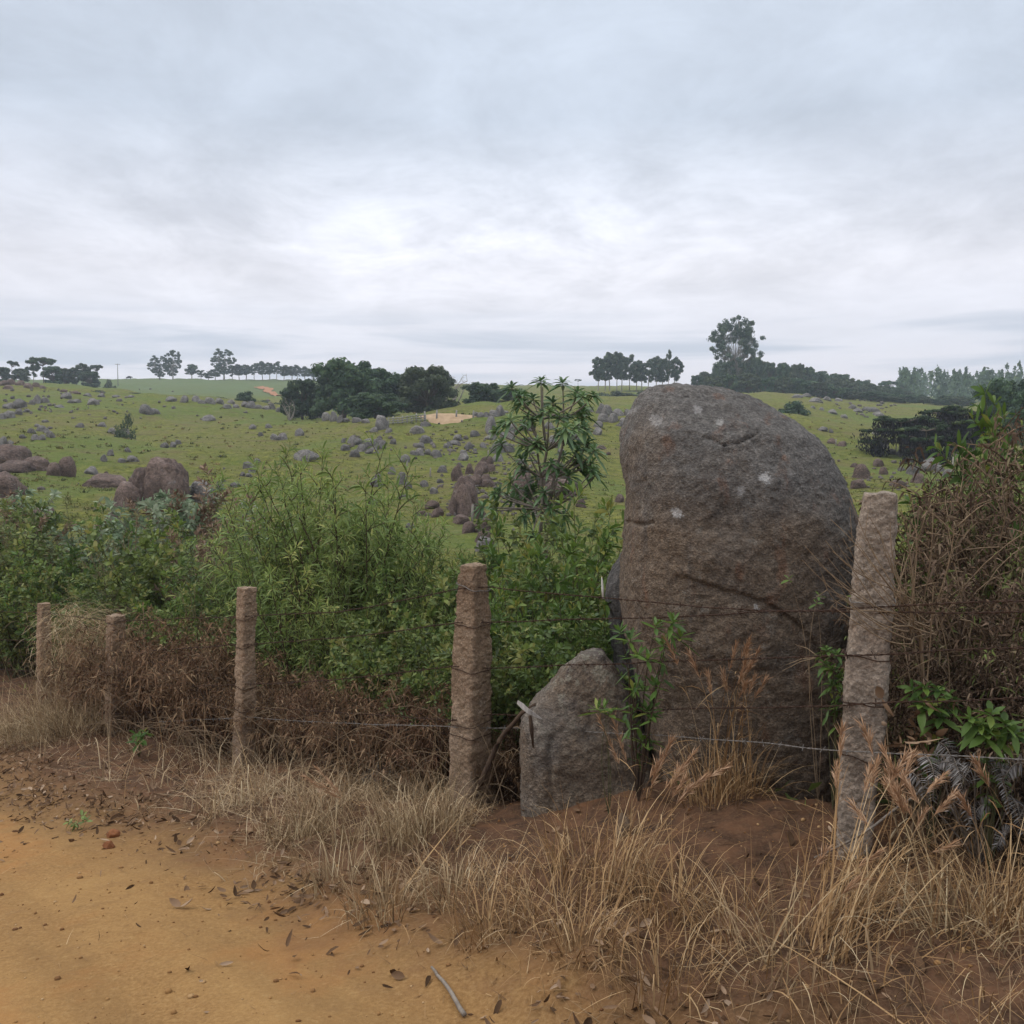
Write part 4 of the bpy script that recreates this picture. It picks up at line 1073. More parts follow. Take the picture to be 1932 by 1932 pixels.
def put_tree(pr, px, Y, top, width, label, group=None, rz=None):
    """stand a tree on the ground at distance Y; real height and spread follow from its size in the photograph"""
    P, H, Wd = pr
    X = ray(px, 800)[0] * Y; z = gz(X, Y)
    h = max(at(px, top, Y)[2] - z, .3); w = width / FOC * Y
    return P.put((X, Y, z - .05), float(rng.uniform(0, 6.28)) if rz is None else rz, (w / Wd, w / Wd, h / H), label, group)

T = {}
T['dome1'] = tree('broadleaf_tree', '', 'tree', 'dome', 8, 9, 1, 'treedark', 'bark', 190, 72, .34)
T['dome2'] = tree('broadleaf_tree', '', 'tree', 'dome', 8, 9, 2, 'treedark', 'bark', 190, 66, .34)
T['grey'] = tree('broadleaf_tree', '', 'tree', 'dome', 8, 9, 3, 'treegrey', 'bark', 200, 72, .30)
T['euca1'] = tree('eucalyptus_tree', '', 'tree', 'euca', 10, 4, 4, 'euca', 'bark_pale', 80, 44, .38)
T['euca2'] = tree('eucalyptus_tree', '', 'tree', 'euca', 10, 4, 5, 'euca', 'bark_pale', 70, 36, .38)
T['euca3'] = tree('eucalyptus_tree', '', 'tree', 'euca', 10, 4, 6, 'euca', 'bark_pale', 80, 50, .36)
T['big'] = tree('eucalyptus_tree', '', 'tree', 'bigeuca', 15, 11, 7, 'euca', 'bark_pale', 95, 120, .30)
T['thin'] = tree('eucalyptus_tree', '', 'tree', 'bigeuca', 12, 7, 8, 'euca', 'bark_pale', 60, 75, .36)
T['umb1'] = tree('umbrella_tree', '', 'tree', 'umbrella', 8, 9, 9, 'treedark', 'bark', 110, 30, .36)
T['umb2'] = tree('umbrella_tree', '', 'tree', 'umbrella', 8, 8, 10, 'euca', 'bark', 70, 20, .36)
T['ridge1'] = tree('broadleaf_tree', '', 'tree', 'dome', 9, 8, 12, 'treedark', 'bark', 90, 54, .5)
T['ridge2'] = tree('broadleaf_tree', '', 'tree', 'dome', 9, 8, 13, 'treegrey', 'bark', 90, 54, .5)
T['layer1'] = tree('conifer_tree', '', 'tree', 'layered', 4.5, 5.5, 14, 'araucaria', 'bark', 150, 40, .16)
T['layer2'] = tree('conifer_tree', '', 'tree', 'layered', 4.5, 5.5, 15, 'araucaria', 'bark', 150, 36, .16)
T['bush1'] = tree('bush', '', 'bush', 'bush', 2, 3, 16, 'treedark', 'bark', 90, 24, .18)
T['bush2'] = tree('bush', '', 'bush', 'bush', 2, 3, 17, 'treegrey', 'bark', 80, 20, .18)
T['bare1'] = tree('dead_tree', '', 'tree', 'bare', 5, 4, 18, 'euca', 'bark_pale')

def put_trees():
    G = 'dark trees clumped on the crest'
    for key, px, Y, top, w, lab in (
        ('dome2', 572, 126, 716, 84, 'low dark tree at the left end of the crest clump beside the pale dead tree'),
        ('dome1', 648, 122, 679, 128, 'tallest dark green tree of the crest clump, broad rounded crown'),
        ('dome2', 718, 128, 697, 120, 'dark green tree just right of the tallest one in the crest clump'),
        ('grey', 806, 124, 693, 122, 'olive grey domed tree in the middle of the crest clump'),
        ('grey', 768, 130, 706, 70, 'narrow olive grey tree squeezed between two domed crowns on the crest'),
        ('dome1', 908, 132, 722, 78, 'small dark tree right of the olive grey domed one'),
        ('dome2', 958, 136, 733, 66, 'lowest dark tree at the right end of the crest clump'),
        ('dome1', 708, 104, 742, 108, 'dark tree with a bare trunk beside a pale squarish boulder')):
        put_tree(T[key], px, Y, top, w, lab, G)
    put_tree(T['bare1'], 545, 118, 755, 40, 'pale leafless dead tree leaning at the left end of the dark trees')
    put_tree(T['bare1'], 858, 135, 712, 60, 'leafless twiggy treetop showing above the olive grey tree')
    # trees of the far left skyline
    G = 'trees on the left skyline'
    for key, px, Y, top, w, lab in (
        ('umb2', 26, 236, 677, 26, 'thin flat-topped tree standing at the far left of the skyline'),
        ('umb1', 84, 240, 671, 56, 'wide flat-topped tree above the broken rocks on the left skyline'),
        ('euca2', 66, 238, 672, 22, 'dark vine-clad tree trunk under the wide flat-topped tree'),
        ('ridge1', 8, 245, 692, 34, 'round dark tree low at the extreme left skyline'),
        ('ridge2', 42, 250, 694, 34, 'round greyish tree between the two left flat-topped trees'),
        ('ridge1', 100, 246, 690, 42, 'round dark tree under the right side of the wide flat-topped tree'),
        ('ridge2', 128, 250, 694, 34, 'greyish rounded tree right of the wide flat-topped tree'),
        ('euca1', 160, 246, 684, 30, 'pointed dark tree on the left skyline left of the small umbrella crown'),
        ('euca3', 142, 250, 692, 24, 'short pointed tree between rounded and pointed ones on the left skyline'),
        ('umb2', 186, 248, 684, 30, 'small umbrella crowned tree left of the utility pole'),
        ('ridge1', 170, 244, 700, 44, 'low bushy tree beneath the small umbrella crown'),
        ('bush2', 208, 244, 704, 24, 'sparse little tree beside the utility pole')):
        put_tree(T[key], px, Y, top, w, lab, G)
    put_tree(T['thin'], 303, 395, 671, 42, 'left one of two tall trees alone on the left horizon')
    put_tree(T['thin'], 328, 395, 660, 34, 'right and taller of two tall trees alone on the left horizon', None, 1.0)
    put_tree(T['thin'], 424, 400, 658, 46, 'tall airy eucalyptus rising above the long far row')
    # the long far row of eucalyptus
    spots = [(364, 686), (381, 698), (395, 702), (408, 695), (440, 690), (453, 686), (466, 687), (481, 685), (497, 680), (510, 683), (523, 681), (537, 688), (552, 690), (563, 688), (577, 690), (590, 695), (600, 691), (613, 700)]
    for k, (px, top) in enumerate(spots):
        key = ('euca1', 'euca2', 'euca3')[k % 3]
        put_tree(T[key], px, 402 + (k * 7) % 11, top, (24, 18, 21)[k % 3], f'eucalyptus, {ordinal(k, len(spots))} of the long row on the far left horizon', 'long row of eucalyptus')
    # the eucalyptus grove on the centre skyline
    spots = [(1128, 672), (1141, 668), (1150, 664), (1163, 662), (1172, 663), (1187, 668), (1200, 680), (1210, 678), (1222, 676), (1238, 670), (1250, 674), (1261, 659), (1272, 672)]
    for k, (px, top) in enumerate(spots):
        key = ('euca1', 'euca3', 'euca2')[k % 3]
        put_tree(T[key], px, 268 + (k * 5) % 13, top, 15 if px == 1261 else 26, f'eucalyptus with bare lower trunk, {ordinal(k, len(spots))} of the grove on the central skyline', 'eucalyptus grove on the central skyline')
    put_tree(T['umb2'], 1090, 380, 714, 15, 'tiny lone umbrella tree left of the eucalyptus grove')
    spots = [(1135, 735), (1160, 732), (1185, 738), (1210, 731), (1235, 740)]
    for k, (px, top) in enumerate(spots):
        put_tree(T['bush2'], px, 200 + k * 3, top, 44, f'grey-green bush, {ordinal(k, len(spots))} below the eucalyptus grove', 'bushes below the grove')
    # the ridge of trees on the right
    put_tree(T['big'], 1384, 262, 601, 92, 'giant eucalyptus with see-through crown towering over the right ridge')
    ridge = [(1318, 706), (1338, 697), (1360, 690), (1384, 678), (1408, 676), (1432, 682), (1456, 684), (1478, 685), (1500, 690), (1520, 696), (1542, 702), (1566, 708), (1590, 714), (1612, 720), (1636, 724), (1660, 728), (1684, 730), (1706, 732)]
    rj = np.random.default_rng(77); rx = np.arange(1314, 1716, 13.5); ridge = [(float(q), float(np.interp(q, [a for a, b in ridge], [b for a, b in ridge]) + rj.normal(0, 3.2))) for q in rx]
    for k, (px, top) in enumerate(ridge):
        key = ('ridge1', 'ridge2', 'ridge1', 'dome1', 'ridge2')[k % 5]
        put_tree(T[key], px, 272 + (k * 13) % 30, top, float(rj.uniform(26, 44)), f'rounded dark tree, {ordinal(k, len(ridge))} along the skyline of the right ridge', 'trees along the right ridge')
    front = [(1350, 712), (1385, 704), (1420, 706), (1450, 712), (1480, 708), (1512, 716), (1545, 722), (1578, 730), (1608, 734), (1640, 738), (1672, 742), (1704, 744), (1736, 746), (1768, 748), (1800, 750)]
    fx = np.arange(1345, 1830, 16.5); front = [(float(q), float(np.interp(q, [a for a, b in front], [b for a, b in front]) + rj.normal(0, 4))) for q in fx]
    for k, (px, top) in enumerate(front):
        key = ('ridge2', 'ridge1', 'dome2', 'ridge1')[k % 4]
        put_tree(T[key], px, 236 + (k * 11) % 22, top, float(rj.uniform(32, 54)), f'bushy tree, {ordinal(k, len(front))} in the front rank below the right ridge', 'front rank of trees on the right')
    ump = [(1476, 679, 26), (1500, 685, 26), (1524, 690, 30), (1548, 696, 26), (1576, 702, 34), (1676, 716, 40), (1700, 722, 22)]
    for k, (px, top, w) in enumerate(ump):
        put_tree(T[('umb2', 'umb1')[k >= 4 and k < 6]], px, 300 + k, top, w, f'flat-topped tree, {ordinal(k, len(ump))} of those above the right ridge', 'flat-topped trees above the right ridge')
    # dark layered conifers and the big dark trees at the right edge
    G = 'dark layered conifers on the right pasture'
    for key, px, Y, top, w, lab in (
        ('layer1', 1700, 80, 786, 130, 'low dark layered conifer with dead hanging foliage, leftmost on the right pasture'),
        ('layer2', 1775, 84, 766, 140, 'tallest dark layered conifer with dead foliage on the right pasture'),
        ('layer1', 1826, 76, 772, 110, 'dark layered conifer nearest the right thicket'),
        ('layer2', 1748, 72, 800, 100, 'squat dark layered conifer in front of the tallest one')):
        put_tree(T[key], px, Y, top, w, lab, G)
    put_tree(T['dome1'], 1893, 100, 716, 110, 'big dark tree at the right edge above the dry thicket')
    put_tree(T['dome2'], 1965, 92, 726, 120, 'big dark tree cut by the right edge of the photo')
    # bushes on the pasture
    put_tree(T['bush1'], 1496, 140, 748, 66, 'green bush on the slope just right of the great boulder top')
    put_tree(T['bush1'], 1532, 100, 808, 34, 'small dark bush right of the shoulder of the great boulder')
    put_tree(T['bush1'], 462, 150, 732, 44, 'rounded green bush on the crest left of the dark trees')
    spots = [(150, 735), (190, 731), (250, 738), (285, 738), (330, 740), (365, 738), (500, 748), (525, 752), (410, 744)]
    spots.sort()
    for k, (px, top) in enumerate(spots):
        put_tree(T['bush2'], px, 158, top, 46, f'low grey-green scrub bush, {ordinal(k, len(spots))} on the left crest', 'scrub bushes on the left crest')
    t = tree('small_tree', '', 'tree', 'bush', 2.6, 4, 21, 'treegrey', 'bark_pale', 60, 14, .2)
    t[0].root['category'] = 'tree'
    put_tree(t, 236, 92, 766, 48, 'lone little round tree on the left slope beside grey boulders')
put_trees()

def forest_mass():
    rs = np.random.default_rng(31); g = Geo()
    for k in range(560):
        px = rs.uniform(1690, 2250); Y = rs.uniform(330, 600); X = ray(px, 800)[0] * Y; z = gz(X, Y)
        h = rs.uniform(8, 12.5) + (3 if px > 1850 else 0) * smooth(np.array([px]), 1850, 2000)[0]; w = rs.uniform(2.2, 3.4); n = 60
        u = rs.random(n) ** .8; a = rs.random(n) * 6.28; r = w * (1 - u) ** .7 * (.5 + .5 * rs.random(n))
        P = np.stack([X + r * np.cos(a), Y + r * np.sin(a), z + h * (-.03 + 1.03 * u)], 1)
        O = unit(np.stack([np.cos(a), np.sin(a), .4 + 0 * a], 1)); quads(g, P, O, 1.0, rs, np.clip(rs.normal(.4 + .3 * rs.random(), .18, n), 0, 1))
    o = g.build('forest', M['treedark'], None, smooth_=False); tag(o, 'far conifer forest covering the hill on the right horizon', 'forest', None, 'stuff')
forest_mass()

# ------------------------------------------------------------------ plants near the fence
def plant(name, seed, H, Rd, nst, ntw, lpt, L, Wd, leaf, stem, tmpl=LANCE, droop=.25, start=.25, twl=.28, up=.7, stem_r=.010, curl=0., tipw=5, lean=1., roll=.5, arch=0., leaf_name='leaves', cat='shrub', fold=.25, whorl=0, tint0=.5, tsd=.22, hmin=.55):
    rs = np.random.default_rng(seed)
    root = thing(name, '', cat); sg, lg = Geo(), Geo(); LP, LDr, LT = [], [], []
    for k in range(nst):
        a = rs.random() * 6.28; rr = math.sqrt(rs.random()) * Rd * lean; h = H * rs.uniform(hmin, 1.0) * (1 - .25 * (rr / max(Rd, .01)) ** 2)
        b = np.array([rs.normal(0, .10 * Rd), rs.normal(0, .10 * Rd), -.05]); tip = np.array([math.cos(a) * rr, math.sin(a) * rr, h])
        n = 9; t = np.linspace(0, 1, n)[:, None]
        mid = b + (tip - b) * [.35, .35, .6]
        P = (1 - t) ** 2 * b + 2 * t * (1 - t) * mid + t ** 2 * tip + np.sin(t * math.pi) * rs.normal(0, .04 * H, 3) * .6
        P[:, 2] -= arch * (t[:, 0] ** 2.5) * h * rs.uniform(.3, 1.2)
        P[:, 2] = np.maximum(P[:, 2], -.05)
        tube(sg, P, stem_r * (1 - .8 * t[:, 0]) * H / 2, 4)
        dP = unit(np.gradient(P, axis=0))
        st_t = float(np.clip(tint0 + rs.normal(0, .15), 0, 1))
        for w in range(ntw):
            f = start + (1 - start) * (w + rs.random()) / ntw; i = f * (n - 1); i0 = min(int(i), n - 2); p = P[i0] + (P[i0 + 1] - P[i0]) * (i - i0)
            a2 = rs.random() * 6.28
            d = unit(np.array([math.cos(a2), math.sin(a2), up + rs.normal(0, .3)]) + dP[i0] * .5)
            ll = twl * H * rs.uniform(.4, 1) * (1.15 - .75 * f)
            m = 5; tt = np.linspace(0, 1, m)[:, None]
            Q = p + d * ll * tt + np.array([0, 0, -.18 * ll]) * tt ** 2 + np.sin(tt * math.pi) * rs.normal(0, .05, 3) * ll
            tube(sg, Q, .0045 * H / 2 * (1 - .7 * tt[:, 0]), 3)
            u = (np.arange(lpt) + rs.random(lpt) * .7) / lpt
            if whorl: u = 1 - (1 - u) * whorl
            pos = np.stack([np.interp(u, tt[:, 0], Q[:, q]) for q in range(3)], 1)
            az_ = np.arange(lpt) * 2.4 + rs.random() * 6
            s1 = unit(np.cross(d, [0.1, .2, 1.])); s2 = np.cross(d, s1)
            dd = d * (.55 + .3 * u[:, None]) + (np.cos(az_)[:, None] * s1 + np.sin(az_)[:, None] * s2) * .95 + [0, 0, .12]
            LP.append(pos); LDr.append(dd); LT.append(np.clip(st_t + rs.normal(0, tsd, lpt) + .12 * (f - .5), 0, 1))
        # leading tip
        q = rs.normal(0, .7, (tipw, 3)) + dP[-1] * 1.2
        LP.append(np.repeat(P[-1:], tipw, 0)); LDr.append(q); LT.append(np.clip(st_t + .2 + rs.normal(0, tsd, tipw), 0, 1))
    P = np.concatenate(LP); D_ = np.concatenate(LDr); tn = np.concatenate(LT)
    n = len(P); sz = rs.uniform(.6, 1.15, n)
    leaves(lg, P, D_, L * sz, Wd * sz, tmpl, droop, fold, tn, roll=roll, curl=curl, rs=rs)
    sg.build('stems', M[stem], root); lg.build(leaf_name, M[leaf], root)
    return Proto(root), float(np.percentile(P[:, 2], 98.5)), Rd
def put_plant(pr, px, Y, top, label, group=None, ws=1.0, rz=None, base=None):
    P, H, Rd = pr
    X = ray(px, 1100)[0] * Y; z = gz(X, Y)
    h = max(at(px, top, Y)[2] - z, .1); s = h / H
    sc = (s * ws, s * ws, s)
    return P.put((X, Y, z - .02), float(rng.uniform(0, 6.28)) if rz is None else rz, sc, label, group)
PL = {}
PL['willow1'] = plant('feathery_shrub', 41, 3.0, 1.0, 13, 14, 15, .165, .022, 'willow', 'stem_green', LANCE, .35, .22, .26, .8, hmin=.7)
PL['willow2'] = plant('feathery_shrub', 42, 3.0, 1.1, 12, 14, 15, .17, .022, 'willow', 'stem_green', LANCE, .35, .22, .28, .8, hmin=.7)
PL['willow3'] = plant('feathery_shrub', 43, 3.0, .9, 12, 13, 15, .16, .022, 'willow', 'twig_dark', LANCE, .35, .2, .25, .7, hmin=.65)
PL['broad1'] = plant('leafy_shrub', 44, 2.0, 1.0, 26, 12, 11, .085, .04, 'broad', 'stem_green', OVAL, .2, .15, .26, .5)
PL['broad2'] = plant('leafy_shrub', 45, 2.0, 1.1, 24, 12, 11, .075, .036, 'broad', 'stem_green', OVAL, .2, .15, .26, .5)
PL['broad3'] = plant('leafy_shrub', 46, 2.0, 1.0, 26, 11, 12, .10, .032, 'broad', 'stem_green', LANCE, .25, .15, .26, .6)
PL['bright1'] = plant('bright_leafed_shrub', 47, 2.0, .7, 15, 11, 12, .12, .034, 'bright', 'stem_green', LANCE, .25, .15, .24, .9)
PL['bright2'] = plant('bright_leafed_shrub', 48, 2.0, .8, 15, 10, 12, .11, .032, 'bright', 'stem_green', LANCE, .25, .15, .24, .9)
PL['olive1'] = plant('wispy_shrub', 55, 2.0, .7, 26, 12, 13, .055, .014, 'olive', 'twig_tan', SIMPLE, .2, .2, .22, 1.1, hmin=.6)
PL['olive2'] = plant('wispy_shrub', 56, 2.0, .8, 24, 12, 13, .06, .016, 'olive', 'stem_green', LANCE, .2, .2, .24, .9, hmin=.5)
PL['sage'] = plant('silvery_shrub', 49, 1.6, 1.0, 22, 10, 12, .085, .028, 'sage', 'twig_grey', OVAL, .35, .45, .22, .7)
PL['pink'] = plant('dry_flowering_shrub', 50, 1.6, .6, 16, 14, 14, .06, .02, 'pinkdry', 'twig_tan', SIMPLE, .1, .4, .2, 1.0)
PL['dry1'] = plant('dry_bracken', 51, 1.2, .75, 46, 10, 8, .075, .011, 'drybrown', 'twig_tan', LANCE, .5, .10, .34, .2, .007, .5, 3, 1.1, 1.0, .55)
PL['dry2'] = plant('dry_bracken', 52, 1.2, .8, 46, 10, 8, .065, .012, 'drybrown', 'twig_dark', LANCE, .5, .10, .34, .2, .007, .5, 3, 1.1, 1.0, .55)
PL['vine1'] = plant('withered_thicket', 53, 2.0, 1.0, 46, 15, 8, .046, .014, 'withered', 'twig_dark', OVAL, .6, .12, .30, .1, .0045, .8, 3, 1.0, 1.0, .25)
PL['vine2'] = plant('withered_thicket', 54, 2.0, 1.0, 44, 15, 8, .042, .013, 'withered', 'twig_tan', OVAL, .6, .12, .30, .1, .004, .8, 3, 1.0, 1.0, .30)

def put_plants():
    G = 'feathery shrubs behind the wire fence'
    lst = [('willow1', 596, 9.4, 858, 'tallest feathery green shrub with narrow leaves, rising above the rest'),
           ('willow2', 520, 9.9, 905, 'tall feathery green shrub just left of the tallest one'),
           ('willow3', 634, 9.6, 880, 'second tallest feathery shrub, between the tallest one and its right neighbour'),
           ('willow1', 560, 9.8, 884, 'third tallest feathery shrub, close behind the tallest one'),
           ('willow2', 715, 9.4, 930, 'feathery shrub leaning right with a bare diagonal branch'),
           ('willow3', 676, 9.0, 905, 'feathery green shrub just right of the tallest one'),
           ('willow1', 458, 10.4, 965, 'feathery green shrub behind the slim square granite post'),
           ('willow2', 745, 9.1, 975, 'rightmost feathery shrub, sparse against the pasture'),
           ('willow3', 560, 8.7, 1010, 'low feathery shrub in front of the tallest one'),
           ('willow1', 640, 8.4, 1050, 'low feathery shrub just right of the low front one'),
           ('willow2', 800, 8.9, 1030, 'feathery shrub between the thick reddish post and the taller feathery ones')]
    for k, px, Y, top, lab in lst: put_plant(PL[k], px, Y, top, lab, G, .8)
    G = 'leafy shrubs of the left thicket'
    L1 = [(-40, 17, 960), (20, 16.5, 962), (75, 15.5, 968), (125, 15.8, 985), (165, 14.4, 1000), (215, 14.6, 1012), (262, 14.2, 1005), (305, 13.2, 1012), (350, 12.9, 1012), (395, 12.2, 1012), (435, 11.6, 1012), (480, 11.2, 1010)]
    L2 = [(-20, 14.6, 1050), (40, 14.2, 1050), (95, 13.6, 1065), (150, 12.9, 1075), (205, 12.3, 1078), (258, 11.7, 1090), (310, 11.2, 1092), (360, 10.7, 1100), (410, 10.2, 1108), (500, 9.4, 1120)]
    ADJ = {'broad': 'dark green leafy', 'bright': 'yellow-green leafy', 'olive': 'olive wispy', 'willow': 'feathery narrow-leaved'}
    S1 = ['broad1', 'olive1', 'broad3', 'olive2', 'broad2', 'bright2', 'olive1', 'broad1', 'bright1', 'olive2', 'willow2', 'broad3']
    for k, (px, Y, top) in enumerate(L1): put_plant(PL[S1[k]], px, Y, top + float(rng.normal(0, 9)), f'{ADJ[S1[k][:-1]]} shrub, {ordinal(k, len(L1))} in the back rank of the left thicket', G, .9)
    S2 = ['broad3', 'broad1', 'bright2', 'broad2', 'olive2', 'broad1', 'bright1', 'olive1', 'broad2', 'willow3']
    for k, (px, Y, top) in enumerate(L2): put_plant(PL[S2[k]], px, Y, top + float(rng.normal(0, 12)), f'{ADJ[S2[k][:-1]]} shrub, {ordinal(k, len(L2))} in the front rank of the left thicket', G, .9)
    for k, (px, Y, top) in enumerate([(262, 17.6, 955), (305, 17.0, 946), (350, 16.6, 940), (395, 15.8, 948)]):
        put_plant(PL['sage'], px, Y, top, f'silvery-leaved shrub, {ordinal(k, 4)} below the big brown outcrop', 'silvery shrubs')
    put_plant(PL['sage'], 8, 18.5, 935, 'silvery-leaved shrub at the left edge of the thicket', 'silvery shrubs')
    put_plant(PL['pink'], 352, 16.4, 918, 'pinkish dry flower heads rising in front of the brown outcrop')
    put_plant(PL['pink'], 405, 12.6, 985, 'rusty dry-flowered shrub between silvery and feathery shrubs', None, .7)
    put_plant(PL['pink'], 92, 17.6, 958, 'dull brown dry-flowered shrub above the left thicket')
    G = 'leafy shrubs between the thick post and the boulder'
    L3 = [(760, 8.2, 1110), (800, 9.6, 1060), (835, 8.4, 1085), (872, 9.2, 1060), (915, 8.2, 1060), (955, 8.6, 1010), (990, 9.2, 990), (1030, 8.0, 1015), (1075, 8.6, 985), (1150, 8.6, 1010)]
    S3 = ['broad2', 'olive1', 'broad3', 'willow1', 'broad1', 'bright2', 'broad2', 'olive2', 'broad3', 'broad1']
    for k, (px, Y, top) in enumerate(L3): put_plant(PL[S3[k]], px, Y, top, f'{ADJ[S3[k][:-1]]} shrub, {ordinal(k, len(L3))} behind the thick reddish post', G, .8)
    L4 = [(700, 7.6, 1200), (745, 7.4, 1195), (790, 7.2, 1185), (830, 7.0, 1195), (905, 6.8, 1180), (950, 6.5, 1170), (1000, 6.3, 1190), (1050, 6.2, 1160), (1100, 6.1, 1170), (1140, 6.3, 1120)]
    for k, (px, Y, top) in enumerate(L4): put_plant(PL[('broad1', 'broad2')[k % 2]], px, Y, top, f'low leafy shrub, {ordinal(k, len(L4))} of those close behind the wires', G, .9)
    G = 'bright yellow-green shrubs'
    for k, px, Y, top, lab in (('bright1', 1108, 7.4, 952, 'tallest yellow-green shrub, against the left side of the great boulder'),
                               ('bright2', 1060, 7.0, 1030, 'yellow-green shrub left of the tallest yellow-green one'),
                               ('bright1', 1005, 6.9, 1070, 'yellow-green shrub midway between thick post and great boulder'),
                               ('bright2', 1118, 6.6, 1075, 'low yellow-green shrub at the foot of the tallest yellow-green one'),
                               ('bright1', 960, 6.7, 1130, 'yellow-green shrub close to the right of the thick reddish post')):
        put_plant(PL[k], px, Y, top, lab, G, .85)
    # dry bracken along the fence
    G = 'dry brown bracken along the fence'
    D1 = [(200, 10.3, 1175), (248, 9.8, 1140), (290, 9.5, 1150), (330, 9.1, 1150), (372, 8.7, 1160), (412, 8.4, 1180), (440, 8.3, 1200), (505, 7.9, 1235), (548, 7.6, 1260), (590, 7.4, 1262), (632, 7.1, 1270), (672, 6.9, 1262), (712, 6.7, 1275), (752, 6.55, 1285), (792, 6.35, 1280), (830, 6.2, 1290), (935, 5.9, 1335), (965, 5.65, 1350)]
    for k, (px, Y, top) in enumerate(D1): put_plant(PL[('dry1', 'dry2')[k % 2]], px, Y + .32, top + (28 if px < 480 else 12), f'tangle of dry brown bracken, {ordinal(k, len(D1))} along the fence foot', G, .62)
    # the withered thicket at the right
    G = 'withered brown thicket at the right edge'
    V1 = [(1735, 5.2, 1020), (1775, 4.9, 985), (1815, 5.2, 930), (1850, 4.7, 905), (1890, 5.1, 850), (1925, 4.6, 860), (1960, 5.0, 830), (2000, 4.4, 900), (2060, 4.8, 880)]
    for k, (px, Y, top) in enumerate(V1): put_plant(PL[('vine1', 'vine2')[k % 2]], px, Y, top, f'withered brown leafy thicket shrub, {ordinal(k, len(V1))} of the back rank at right', G, .62)
    V2 = [(1745, 4.5, 1130), (1790, 4.35, 1110), (1835, 4.25, 1120), (1880, 4.15, 1090), (1925, 4.1, 1090), (1975, 4.0, 1100)]
    for k, (px, Y, top) in enumerate(V2): put_plant(PL[('vine2', 'vine1')[k % 2]], px, Y, top, f'withered brown thicket shrub, {ordinal(k, len(V2))} of the front rank at right', G, .62)
    B = [(1740, 6.2, 1130), (1800, 6.4, 1060), (1860, 6.2, 1000), (1925, 6.2, 950), (1990, 6.0, 930)]
    for k, (px, Y, top) in enumerate(B): put_plant(PL['broad2'], px, Y, top, f'dark leafy shrub, {ordinal(k, len(B))} seen through the withered thicket', 'dark shrubs inside the right thicket', .9)
    GV = [(1765, 5.0, 1075, 'olive2'), (1805, 5.1, 985, 'olive1'), (1840, 4.9, 950, 'bright2'), (1868, 4.8, 985, 'olive2'), (1905, 4.9, 930, 'broad3'), (1945, 4.7, 915, 'olive1'), (1930, 4.35, 1010, 'olive2'), (1850, 4.45, 1060, 'broad3')]
    GV.sort()
    for k, (px, Y, top, key) in enumerate(GV): put_plant(PL[key], px, Y, top, f'{ADJ[key[:-1]]} shoots, {ordinal(k, len(GV))} growing up through the withered right thicket', 'green shoots inside the right thicket', .55)
    for k, (px, Y, top) in enumerate([(1870, 5.6, 812), (1920, 5.2, 800), (1960, 5.4, 810)]):
        put_plant(PL['bright2'], px, Y, top, f'green-leaved shoots, {ordinal(k, 3)} of three topping the withered thicket', 'green shoots above the right thicket', .55)
put_plants()

